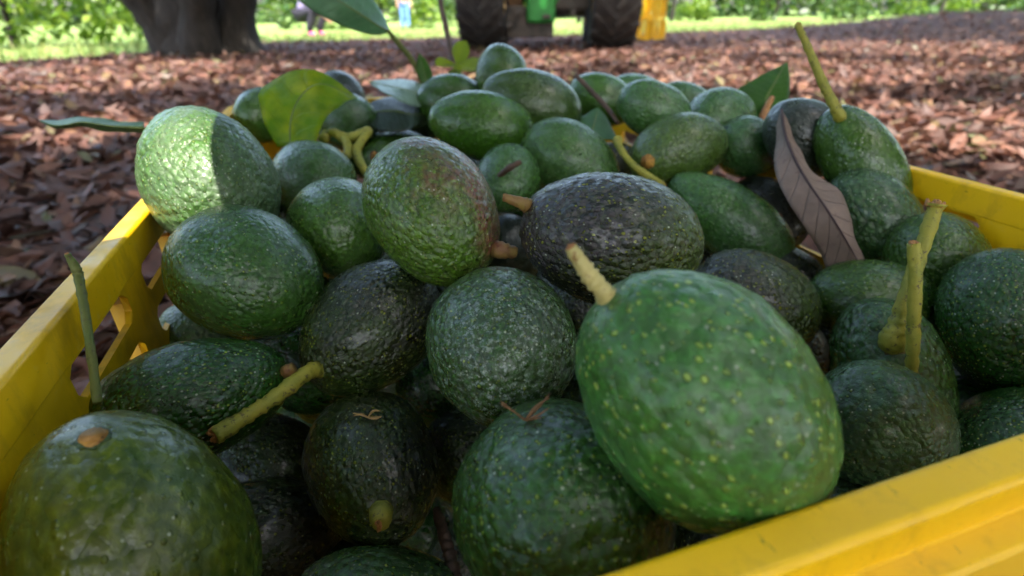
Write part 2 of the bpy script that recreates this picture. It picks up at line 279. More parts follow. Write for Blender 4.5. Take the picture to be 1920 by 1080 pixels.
# ------------------------------------------------------------------ node materials
class Mat:
    def __init__(self, name):
        self.m = bpy.data.materials.new(name); self.m.use_nodes = True
        self.t = self.m.node_tree; self.n = self.t.nodes; self.l = self.t.links
        self.b = self.n['Principled BSDF']
    def node(self, typ, props=None, **ins):
        nd = self.n.new(typ)
        for k, v in (props or {}).items(): setattr(nd, k, v)
        for k, v in ins.items(): self.set(nd.inputs[k.replace('_', ' ')] if k.replace('_', ' ') in nd.inputs else nd.inputs[int(k[1:])], v)
        return nd
    def set(self, sock, v):
        if hasattr(v, 'is_output') or isinstance(v, bpy.types.NodeSocket): self.l.new(v, sock)
        else:
            if sock.type == 'RGBA' and len(v) == 3: v = (*v, 1)
            sock.default_value = v
    def P(self, **kw):
        for k, v in kw.items(): self.set(self.b.inputs[k.replace('_', ' ')], v)
    def obj(self): return self.node('ShaderNodeTexCoord').outputs['Object']
    def noise(self, vec, scale, detail=3, rough=.55, dist=0.0, out='Fac'):
        return self.node('ShaderNodeTexNoise', None, Vector=vec, Scale=scale, Detail=detail, Roughness=rough, Distortion=dist).outputs[out]
    def vor(self, vec, scale, feature='F1'):
        return self.node('ShaderNodeTexVoronoi', {'feature': feature}, Vector=vec, Scale=scale)
    def math(self, op, a, b=0.0, c=None, clamp=False):
        nd = self.n.new('ShaderNodeMath'); nd.operation = op; nd.use_clamp = clamp
        self.set(nd.inputs[0], a); self.set(nd.inputs[1], b)
        if c is not None: self.set(nd.inputs[2], c)
        return nd.outputs[0]
    def mix(self, f, a, b, mode='MIX'):
        nd = self.n.new('ShaderNodeMix'); nd.data_type = 'RGBA'; nd.blend_type = mode
        self.set(nd.inputs[0], f); self.set(nd.inputs[6], a); self.set(nd.inputs[7], b)
        return nd.outputs[2]
    def rng(self, v, a, b, c=0.0, d=1.0, smooth=False):
        nd = self.n.new('ShaderNodeMapRange'); nd.clamp = True
        if smooth: nd.interpolation_type = 'SMOOTHSTEP'
        for i, x in enumerate((v, a, b, c, d)): self.set(nd.inputs[i], x)
        return nd.outputs[0]
    def ramp(self, f, stops):
        nd = self.n.new('ShaderNodeValToRGB'); e = nd.color_ramp.elements
        while len(e) < len(stops): e.new(0.5)
        for i, (p, c) in enumerate(stops): e[i].position = p; e[i].color = (*c, 1)
        self.set(nd.inputs[0], f); return nd.outputs[0]
    def bump(self, h, dist, strength=1.0, normal=None):
        nd = self.n.new('ShaderNodeBump'); self.set(nd.inputs['Height'], h); nd.inputs['Distance'].default_value = dist; nd.inputs['Strength'].default_value = strength
        if normal is not None: self.l.new(normal, nd.inputs['Normal'])
        return nd.outputs[0]
    def mapping(self, vec, loc=(0, 0, 0), scale=(1, 1, 1), rot=(0, 0, 0)):
        nd = self.n.new('ShaderNodeMapping'); self.l.new(vec, nd.inputs[0])
        nd.inputs[1].default_value = loc; nd.inputs[2].default_value = rot; nd.inputs[3].default_value = scale
        return nd.outputs[0]

def plain(name, col, rough=.6, col2=None, scale=20, bump=0.0, spec=.5):
    m = Mat(name); o = m.obj()
    if col2 is not None: m.P(Base_Color=m.mix(m.rng(m.noise(o, scale, 4), .35, .65), col, col2))
    else: m.P(Base_Color=col)
    m.P(Roughness=rough, Specular_IOR_Level=spec)
    if bump: m.P(Normal=m.bump(m.noise(o, scale * 2.5, 4), bump))
    return m.m

def skin_material(name, a, b, dot=(.20, .24, .035), dscale=235, dsize=.17, ddens=.75, bump=.0006, bscale=300, bloom=.25, bloom_col=(.20, .30, .21),
                  purple=0.0, purple_col=(.035, .022, .032), pdir=(0, 0, 1), pedge=0.0, rough=.30, scab=.25, speck=.3, seed=0, stretch=.8, patch=None, coat=.10, mott=1.0):
    f_ = 1.0 if sum(a) > .075 else .85; a = (a[0] * 1.24 * f_, a[1] * 1.10 * f_, a[2] * .45 * f_); b = (b[0] * 1.24 * f_, b[1] * 1.10 * f_, b[2] * .45 * f_); bloom_col = (bloom_col[0] * .9, bloom_col[1] * .8, bloom_col[2] * .60)
    m = Mat(name); o = m.obj()
    p = m.mapping(o, loc=(seed * .137, seed * .071, seed * .053), scale=(1, 1, stretch))
    big = m.noise(p, 24, 3, .6)
    med = m.noise(p, 95, 3, .6)
    warpn = m.node('ShaderNodeTexNoise', None, Vector=p, Scale=150.0, Detail=2.0)
    wv = m.node('ShaderNodeVectorMath', {'operation': 'MULTIPLY_ADD'}, i0=warpn.outputs['Color'], i1=(.0022, .0022, .0022), i2=p).outputs[0]
    v = m.vor(wv, dscale)
    sep = m.node('ShaderNodeSeparateColor', None, i0=v.outputs['Color'])
    rad = m.math('MULTIPLY_ADD', sep.outputs[0], dsize * .9, dsize * .45)
    d = m.math('SUBTRACT', rad, v.outputs['Distance'])
    dm = m.rng(d, -.11, .07, smooth=True)
    dm = m.math('MULTIPLY', dm, m.rng(sep.outputs[1], 1 - ddens, 1 - ddens + .12))
    base = m.mix(m.rng(big, .36, .66), a, b)
    base = m.mix(m.rng(med, .45, .75, 0, .55), base, tuple(x * .45 for x in a))
    if purple:
        g = m.node('ShaderNodeVectorMath', {'operation': 'DOT_PRODUCT'}, i0=o, i1=tuple(x / .04 for x in Vector(pdir).normalized())).outputs['Value']
        pm = m.math('ADD', m.math('MULTIPLY', g, .45), m.math('MULTIPLY', m.math('SUBTRACT', m.noise(p, 45, 4, .65), .5), 1.15))
        base = m.mix(m.rng(pm, pedge - .22, pedge + .28, 0, purple, True), base, purple_col)
    # pebbled skin: grooves between pebbles are a little darker pigment
    pv = m.vor(wv, bscale)
    base = m.mix(m.rng(pv.outputs['Distance'], .35, .75, 0, .45), base, tuple(x * .35 for x in b))
    fine = m.noise(p, dscale * 1.15, 4, .72)
    base = m.mix(m.rng(fine, .50, .72, 0, .75 * mott), base, (a[0] * 1.7, a[1] * 1.85, a[2] * 1.8 + .003))
    base = m.mix(m.rng(fine, .46, .28, 0, .65 * mott), base, tuple(x * .35 for x in b))
    col = m.mix(m.math('MULTIPLY', m.math('MULTIPLY', dm, m.rng(sep.outputs[2], 0, 1, .45, 1)), m.rng(m.noise(m.mapping(p, loc=(6, 3, 8)), 55, 3), .3, .6, .45, 1)), base, m.mix(sep.outputs[2], dot, tuple(x * .55 for x in dot)))
    # waxy bloom in cloudy patches
    bl = m.math('MULTIPLY', m.rng(m.noise(p, 38, 5, .7), .42, .72), bloom)
    bl = m.math('ADD', bl, bloom * .22, clamp=True)
    col = m.mix(m.math('MULTIPLY', bl, .72), col, bloom_col)
    if patch:                                              # worn, lime-dusted area facing one way
        g2 = m.node('ShaderNodeVectorMath', {'operation': 'DOT_PRODUCT'}, i0=o, i1=tuple(x / .04 for x in Vector(patch[0]).normalized())).outputs['Value']
        pk = m.math('MULTIPLY', m.rng(g2, patch[1] - .3, patch[1] + .3), m.rng(m.noise(p, 430, 3, .8), .52, .62, 0, patch[2]))
        col = m.mix(pk, col, (.34, .40, .36))
    sv = m.vor(p, 520); s2 = m.node('ShaderNodeSeparateColor', None, i0=sv.outputs['Color'])
    sm = m.math('MULTIPLY', m.rng(sv.outputs['Distance'], .30, .14), m.rng(s2.outputs[0], 1 - (.35 + speck) * .2, 1 - (.35 + speck) * .2 + .02))
    col = m.mix(m.math('MULTIPLY', sm, .8), col, (.36, .40, .30))
    sc = m.rng(m.noise(m.mapping(p, loc=(3, 1, 2)), 42, 5, .62, .6), .72 - .06 * scab, .80 - .06 * scab, 0, min(1, scab * 1.6))
    col = m.mix(sc, col, (.055, .038, .022))
    ln = m.noise(m.mapping(p, loc=(7, 2, 5)), 19, 5, .6, 1.4)          # thin rub marks
    lm = m.math('MULTIPLY', m.rng(m.math('ABSOLUTE', m.math('SUBTRACT', ln, .5)), .006, .0), m.rng(m.noise(p, 17, 1), .58, .66, 0, .7 * min(1, scab * 2)))
    col = m.mix(lm, col, (.10, .08, .045))
    h = m.math('SUBTRACT', 1.0, pv.outputs['Distance'])
    h = m.math('MULTIPLY', h, m.rng(m.noise(m.mapping(p, loc=(4, 9, 2)), 32, 3), .32, .68, .25, 1.15))
    h = m.math('ADD', h, m.math('MULTIPLY', dm, .6))
    h = m.math('ADD', h, m.math('MULTIPLY', fine, .38))
    h = m.math('ADD', h, m.math('MULTIPLY', m.noise(p, 1100, 2), .07))
    m.P(Base_Color=col, Roughness=m.rng(med, .3, .7, rough - .13, rough + .08), Specular_IOR_Level=.5, Normal=m.bump(h, bump * 1.9))
    m.P(Coat_Weight=.16 + coat * .3, Coat_Roughness=.14)
    return m.m

def leaf_material(name, top, vein, back=None, trans=.35, rough=.42, spots=None, vscale=1.0, yellow=None):
    m = Mat(name); o = m.obj()
    uv = m.node('ShaderNodeUVMap').outputs[0]
    s = m.node('ShaderNodeSeparateXYZ', None, i0=uv)
    u, v = s.outputs[0], s.outputs[1]                      # u along, v across 0..1, .5 = midrib
    av = m.math('ABSOLUTE', m.math('SUBTRACT', v, .5))
    w = m.math('SUBTRACT', m.math('MULTIPLY', u, 13 * vscale), m.math('MULTIPLY', av, 3.0))
    w = m.math('ADD', w, m.math('MULTIPLY', m.noise(o, 30, 2), .5))
    side = m.rng(m.math('ABSOLUTE', m.math('SUBTRACT', m.math('FRACT', w), .5)), .07, .0)
    mid = m.rng(av, .045, .012)
    vn = m.math('MAXIMUM', m.math('MULTIPLY', side, .55), mid)
    c = m.mix(m.rng(m.noise(o, 45, 4), .35, .7), top, tuple(x * .62 for x in top))
    if yellow: c = m.mix(m.rng(m.noise(m.mapping(o, loc=(2, 4, 1)), 38, 3, .6), .40, .74), c, yellow)
    if spots: c = m.mix(m.rng(m.noise(o, 160, 3, .7), .60, .70), c, spots)
    c = m.mix(vn, c, vein)
    if back: 
        bf = m.node('ShaderNodeNewGeometry').outputs['Backfacing']; c = m.mix(bf, c, back)
    m.P(Base_Color=c, Roughness=rough, Normal=m.bump(m.math('SUBTRACT', m.noise(o, 120, 3), vn), .0013))
    if trans:
        tr = m.node('ShaderNodeBsdfTranslucent', None, Color=m.mix(.5, c, tuple(min(1, x * 2.2) for x in top)))
        mx = m.n.new('ShaderNodeMixShader'); mx.inputs[0].default_value = trans
        m.l.new(m.b.outputs[0], mx.inputs[1]); m.l.new(tr.outputs[0], mx.inputs[2])
        m.l.new(mx.outputs[0], m.n['Material Output'].inputs[0])
    return m.m

# ------------------------------------------------------------------ materials shared
def crate_material():
    m = Mat('yellow_plastic'); o = m.obj()
    c = m.mix(m.rng(m.noise(o, 9, 4), .3, .7), (.93, .56, .002), (.88, .49, .002))
    dirt = m.rng(m.noise(m.mapping(o, scale=(1, 1, .45)), 26, 6, .7), .50, .72, 0, .6)
    c = m.mix(dirt, c, (.30, .15, .012))
    sc = m.rng(m.noise(m.mapping(o, scale=(6, 1, 6)), 75, 5, .7), .655, .70, 0, .8)
    c = m.mix(sc, c, (.05, .028, .008))
    worn = m.rng(m.noise(m.mapping(o, scale=(1, 4, 3)), 18, 5, .7), .62, .72, 0, .5)
    c = m.mix(worn, c, (.80, .58, .16))
    geo = m.node('ShaderNodeNewGeometry').outputs['Pointiness']
    c = m.mix(m.rng(geo, .53, .60, 0, .35), c, (.82, .62, .22))
    m.P(Base_Color=c, Roughness=m.rng(m.noise(o, 60, 4), .3, .7, .34, .58), Specular_IOR_Level=.45)
    m.P(Normal=m.bump(m.math('ADD', m.noise(o, 14, 3), m.math('MULTIPLY', m.noise(o, 500, 2), .05)), .0015, .5))
    m.P(Subsurface_Weight=.0)
    return m.m
M_CRATE = crate_material()

def stem_material(name, a, b, dark=(.06, .04, .02)):
    m = Mat(name); o = m.obj()
    c = m.mix(m.rng(m.noise(o, 90, 3), .35, .65), a, b)
    c = m.mix(m.rng(m.noise(o, 330, 4, .7), .56, .65, 0, .9), c, dark)
    m.P(Base_Color=c, Roughness=.6, Normal=m.bump(m.noise(o, 420, 4), .0006))
    return m.m
M_STEM_Y = stem_material('stem_yellow_green', (.33, .29, .03), (.22, .23, .025))
M_STEM_G = stem_material('stem_green', (.085, .115, .016), (.12, .125, .020))
M_STEM_P = stem_material('stem_pale', (.50, .42, .16), (.40, .36, .12), (.22, .12, .04))
M_STEM_R = stem_material('stem_reddish', (.22, .15, .03), (.16, .06, .025), (.10, .025, .015))
M_STEM_B = stem_material('stem_brown', (.10, .05, .03), (.06, .035, .022))
M_CUT = stem_material('stem_cut_end', (.42, .20, .06), (.30, .12, .04), (.12, .05, .02))
M_SCAR = stem_material('stem_scar', (.46, .24, .035), (.24, .095, .02), (.09, .035, .012))

# ------------------------------------------------------------------ the crate
WALL_T = .0035
def slot_wall(name, length, z_top, z_bot, x_slots, z_slots, parent, flip=1):
    """flat wall in local x (along) / z, thickness along y (0..flip*WALL_T), eight-sided openings through it"""
    bm = bmesh.new()
    xs = sorted({0, length, *[a for s in x_slots for a in s]}); zs = sorted({z_bot, z_top, *[a for s in z_slots for a in s]})
    y0, y1 = 0, flip * WALL_T
    key = {}
    def vv(x, y, z):
        k = (round(x, 5), round(y, 5), round(z, 5))
        if k not in key: key[k] = bm.verts.new((x, y, z))
        return key[k]
    def face(p):
        try: bm.faces.new(p)
        except ValueError: pass
    for i in range(len(xs) - 1):
        for j in range(len(zs) - 1):
            a, b, c, d = xs[i], xs[i + 1], zs[j], zs[j + 1]
            hole = any(abs(a - s[0]) < 1e-6 and abs(b - s[1]) < 1e-6 for s in x_slots) and any(abs(c - s[0]) < 1e-6 and abs(d - s[1]) < 1e-6 for s in z_slots)
            if not hole:
                for y in (y0, y1): face([vv(a, y, c), vv(b, y, c), vv(b, y, d), vv(a, y, d)])
            else:
                h = min(.0065, (b - a) / 3); g = min(.0045, (d - c) / 3)
                oct_ = [(a + h, c), (b - h, c), (b, c + g), (b, d - g), (b - h, d), (a + h, d), (a, d - g), (a, c + g)]
                for y in (y0, y1):
                    for (p, q, r_) in (((a, c), 7, 0), ((b, c), 1, 2), ((b, d), 3, 4), ((a, d), 5, 6)):
                        face([vv(p[0], y, p[1]), vv(oct_[q][0], y, oct_[q][1]), vv(oct_[r_][0], y, oct_[r_][1])])
                for k in range(8):
                    p, q = oct_[k], oct_[(k + 1) % 8]
                    face([vv(p[0], y0, p[1]), vv(q[0], y0, q[1]), vv(q[0], y1, q[1]), vv(p[0], y1, p[1])])
    for (a, c, b, d) in ((0, z_bot, length, z_bot), (0, z_top, length, z_top), (0, z_bot, 0, z_top), (length, z_bot, length, z_top)):
        face([vv(a, y0, c), vv(b, y0, d), vv(b, y1, d), vv(a, y1, c)])
    bmesh.ops.remove_doubles(bm, verts=bm.verts[:], dist=1e-6)
    o = link(name, bm_mesh(name, bm), M_CRATE, parent, smooth=False)
    return o

def rim_mesh(W, L, prof, rad, seg=6):
    """sweep closed profile [(outward offset, z)] round a rounded rectangle 0..W, 0..L of inner faces"""
    bm = bmesh.new(); rings = []
    for (cx, cy, a0) in ((W - rad, rad, -90), (W - rad, L - rad, 0), (rad, L - rad, 90), (rad, rad, 180)):
        for k in range(seg + 1):
            a = math.radians(a0 + 90 * k / seg)
            rings.append([bm.verts.new((cx + (rad + d) * math.cos(a), cy + (rad + d) * math.sin(a), z)) for d, z in prof])
    n, k = len(rings), len(prof)
    for i in range(n):
        for j in range(k):
            bm.faces.new((rings[i][j], rings[(i + 1) % n][j], rings[(i + 1) % n][(j + 1) % k], rings[i][(j + 1) % k]))
    return bm_mesh('rim', bm)

def make_crate(loc, rz, W, L, H, name='yellow_crate'):
    """inner rectangle 0..W x 0..L, rim top at z = H"""
    t = empty(name, loc, rz)
    prof = [(-.0005, -.0195), (-.0005, -.0012), (.0008, 0), (.0105, 0), (.012, -.0015), (.0125, -.012), (.0195, -.0135), (.0205, -.015), (.021, -.030), (.0188, -.030), (.0182, -.0165), (.0108, -.0142), (.0098, -.003), (.0042, -.003), (.0036, -.0195)]
    rim = link('rim', rim_mesh(W, L, [(d, z + H) for d, z in prof], .016), M_CRATE, t); bevel(rim, .0007, 2)
    for p in rim.data.polygons: p.use_smooth = False
    zt = H - .0192; zs = []; z = H - .0355
    while z > .05: zs.append((z - .0025, z + .0150)); z -= .0295
    n = max(2, round((L - .17) / .128)); w = (L - .175 - .06) / n
    xl = [(.160 + i * w + .0, .160 + i * w + w - .030) for i in range(n)]
    ns = max(2, round((W - .14) / .12)); ws = (W - .12) / ns
    xsd = [(.075 + i * ws, .075 + i * ws + ws - .03) for i in range(ns)]
    Z0 = .012
    walls = []
    def place(o, origin, ang): o.location = origin; o.rotation_euler = (0, 0, ang); walls.append(o)
    place(slot_wall('side_wall', L - .004, zt, Z0, xl, zs, t), (0, .002, 0), math.pi / 2)            # left: local +y -> -x (outwards)
    place(slot_wall('side_wall', L - .004, zt, Z0, xl, zs, t, -1), (W, .002, 0), math.pi / 2)
    place(slot_wall('end_wall', W - .004, zt, Z0, xsd, zs, t, -1), (.002, 0, 0), 0)
    place(slot_wall('end_wall', W - .004, zt, Z0, xsd, zs, t), (.002, L, 0), 0)
    for o in walls: bevel(o, .0009, 2, 40)
    # upright ribs outside each wall, between the openings
    ribs = bmesh.new(); add_box(ribs, -.004, .004, .0002, .011, Z0, H - .0335); rme = bm_mesh('rib', ribs)
    for wall, xs_, fl, ln in ((walls[0], xl, 1, L), (walls[1], xl, -1, L), (walls[2], xsd, -1, W), (walls[3], xsd, 1, W)):
        cs = [(a[1] + b[0]) / 2 for a, b in zip(xs_[:-1], xs_[1:])] + [xs_[0][0] - .018, xs_[-1][1] + .018]
        for c in cs:
            r = link('rib', rme, M_CRATE, wall, smooth=False)
            r.location = (c, WALL_T if fl > 0 else -WALL_T, 0)
            if fl < 0: r.rotation_euler = (0, 0, math.pi)
    fl = bmesh.new()
    add_box(fl, 0, W, 0, L, .004, .0115)
    link('floor_panel', bm_mesh('floor_panel', fl), M_CRATE, t, smooth=False)
    cn = bmesh.new(); add_box(cn, -.0155, .0155, -.0155, .0155, .003, H - .0335); cme = bm_mesh('corner_post', cn)
    for x, y in ((-.011, -.011), (W + .011, -.011), (-.011, L + .011), (W + .011, L + .011)):
        bevel(link('corner_post', cme, M_CRATE, t, smooth=False), .004, 2).location = (x, y, 0)
    return t

cu = Vector((math.cos(CRATE_YAW), math.sin(CRATE_YAW), 0)); cv = Vector((-cu.y, cu.x, 0))
CRATE_IN_O = Vector(CRATE_O) * 1.0 + cu * .0115; CRATE_IN_O.z = 0
CW, CL = CRATE_W - .023, CRATE_L
crate = make_crate(CRATE_IN_O, CRATE_YAW, CW, CL, RIM_Z)
tag(crate, 'scuffed yellow slatted plastic crate heaped with avocados, nearest to the viewer', 'crate')

# ------------------------------------------------------------------ avocados
def avocado_mesh(name, W, L, seed, nu=64, nv=40, egg=.10, lump=.018, peb=0.0, pscale=.0036, neck=0.0, lop=0.0):
    th = (np.arange(nv) + 0.0) / (nv - 1) * np.pi
    ph = np.linspace(0, 2 * np.pi, nu, endpoint=False)
    T, PH = np.meshgrid(th[1:-1], ph, indexing='ij')
    prof = lambda t: (1 - egg * np.cos(t) - neck * np.maximum(0, np.cos(t)) ** 2)
    D = np.stack([np.sin(T) * np.cos(PH), np.sin(T) * np.sin(PH), np.cos(T)], -1).reshape(-1, 3)
    D = np.vstack([D, [0, 0, 1], [0, 0, -1]])
    tt = np.arccos(np.clip(D[:, 2], -1, 1))
    k = prof(tt)
    P = np.stack([D[:, 0] * W * k, D[:, 1] * W * k, D[:, 2] * L], 1)
    off = np.array([seed * .61, seed * .37, seed * .23])
    P[:, 0] += lop * W * (D[:, 2] ** 2 - .4); P[:, 1] += .6 * lop * W * D[:, 2] * np.abs(D[:, 2])
    N = D / np.array([W, W, L]); N /= np.linalg.norm(N, axis=1)[:, None]
    h = (vnoise3(P + off, W * 1.1, seed % 7) - .5) * 2 * lump * W + (vnoise3(P + off, W * .42, seed % 5) - .5) * .7 * lump * W
    h -= .06 * W * np.exp(-(tt / .16) ** 2)                                   # dimple round the stem
    if peb:
        d = worley3(P * np.array([1, 1, .85]) + off, pscale, seed % 5)
        h += peb * (np.clip(1 - d * 1.25, 0, 1) - .35) + peb * .5 * (vnoise3(P + off, pscale * 1.8, 3) - .5)
    P = P + N * h[:, None]
    n, m = nv - 2, nu
    i, j = np.meshgrid(np.arange(n - 1), np.arange(m), indexing='ij'); j1 = (j + 1) % m
    q = np.stack([i * m + j, (i + 1) * m + j, (i + 1) * m + j1, i * m + j1], -1).reshape(-1, 4)
    jj = np.arange(m); t = np.concatenate([np.stack([np.full(m, n * m), jj, (jj + 1) % m], 1), np.stack([np.full(m, n * m + 1), (n - 1) * m + (jj + 1) % m, (n - 1) * m + jj], 1)])
    return mesh_np(name, P, q, t)

G1, G2 = (.040, .112, .016), (.028, .080, .014)            # plain greens
K = {}                                                     # kinds of skin
def kind(n, **kw): K[n] = kw
kind('bright', a=(.030, .135, .040), b=(.024, .098, .028), dot=(.55, .75, .10), dscale=380, dsize=.25, ddens=.92, bump=.0008, bscale=200, bloom=.40, bloom_col=(.13, .30, .17), rough=0.33, scab=.22, speck=.25)
kind('olive', a=(.075, .095, .012), b=(.032, .085, .016), dot=(.18, .22, .02), dscale=255, dsize=.19, ddens=.55, bump=.0007, bscale=190, bloom=.18, bloom_col=(.08, .22, .13), rough=0.31, scab=.6, speck=.05)
kind('dotted', a=(.020, .078, .016), b=(.013, .048, .013), dot=(.40, .55, .03), dscale=439, dsize=.23, ddens=.85, bump=.0008, bscale=260, bloom=.12, bloom_col=(.11, .22, .16), rough=0.27, scab=.4, speck=.35)
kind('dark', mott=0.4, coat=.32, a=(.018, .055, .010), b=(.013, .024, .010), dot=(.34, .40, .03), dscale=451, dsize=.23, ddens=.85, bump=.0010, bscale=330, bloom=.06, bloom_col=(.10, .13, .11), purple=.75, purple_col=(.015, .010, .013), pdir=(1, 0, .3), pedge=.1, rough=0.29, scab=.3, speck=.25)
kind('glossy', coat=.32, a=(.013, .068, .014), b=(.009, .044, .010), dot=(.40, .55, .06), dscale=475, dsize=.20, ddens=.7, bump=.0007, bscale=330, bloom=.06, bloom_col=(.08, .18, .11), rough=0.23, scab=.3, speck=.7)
kind('purple', mott=0.45, coat=.32, a=(.030, .066, .012), b=(.018, .030, .012), dot=(.40, .45, .03), dscale=402, dsize=.22, ddens=.9, bump=.0015, bscale=300, bloom=.06, bloom_col=(.13, .15, .16), purple=.80, purple_col=(.034, .020, .036), pdir=(-.1, 0, .2), pedge=-.15, rough=0.24, scab=.1, speck=.2)
kind('green', a=G1, b=G2, dot=(.32, .44, .04), dscale=414, dsize=.19, ddens=.7, bump=.0006, bscale=320, bloom=.13, bloom_col=(.12, .25, .15), rough=0.29, scab=.3, speck=.3)
kind('blush', a=(.050, .115, .014), b=(.034, .092, .012), dot=(.26, .32, .05), dscale=402, dsize=.21, ddens=.75, bump=.0009, bscale=300, bloom=.13, bloom_col=(.15, .26, .13), purple=.9, purple_col=(.17, .012, .038), pdir=(1, .1, .1), pedge=.17, rough=0.29, scab=.25, speck=.35)
kind('dusty', a=(.022, .078, .016), b=(.018, .045, .016), dot=(.32, .44, .04), dscale=414, dsize=.20, ddens=.7, bump=.0010, bscale=290, bloom=.20, bloom_col=(.15, .24, .19), purple=.55, purple_col=(.026, .018, .026), pdir=(.3, .4, .6), pedge=.4, rough=0.29, scab=.4, speck=1.3)
kind('sunny', a=(.036, .105, .026), b=(.026, .080, .022), dot=(.26, .36, .06), dscale=402, dsize=.20, ddens=.75, bump=.0010, bscale=270, bloom=.50, bloom_col=(.22, .32, .28), rough=0.33, scab=.2, speck=1.6)
kind('waxy', a=(.034, .108, .030), b=(.024, .080, .024), dot=(.20, .30, .06), dscale=414, dsize=.18, ddens=.6, bump=.0006, bscale=320, bloom=.34, bloom_col=(.12, .27, .19), rough=0.27, scab=.25, speck=.5)
kind('smooth', mott=0.6, a=(.038, .118, .012), b=(.028, .092, .012), dot=(.18, .28, .03), dscale=414, dsize=.16, ddens=.5, bump=.0004, bscale=320, bloom=.16, bloom_col=(.09, .22, .11), rough=0.23, scab=.35, speck=.15)
kind('bluish', mott=0.5, a=(.024, .040, .055), b=(.018, .028, .042), dot=(.08, .11, .09), dscale=390, dsize=.13, ddens=.3, bump=.0006, bscale=320, bloom=.35, bloom_col=(.085, .115, .18), rough=0.33, scab=.1, speck=.1)
kind('pebbled', coat=.32, a=(.022, .082, .018), b=(.016, .056, .016), dot=(.16, .25, .03), dscale=378, dsize=.18, ddens=.55, bump=.0014, bscale=255, bloom=.16, bloom_col=(.11, .21, .16), rough=0.23, scab=.3, speck=.25)

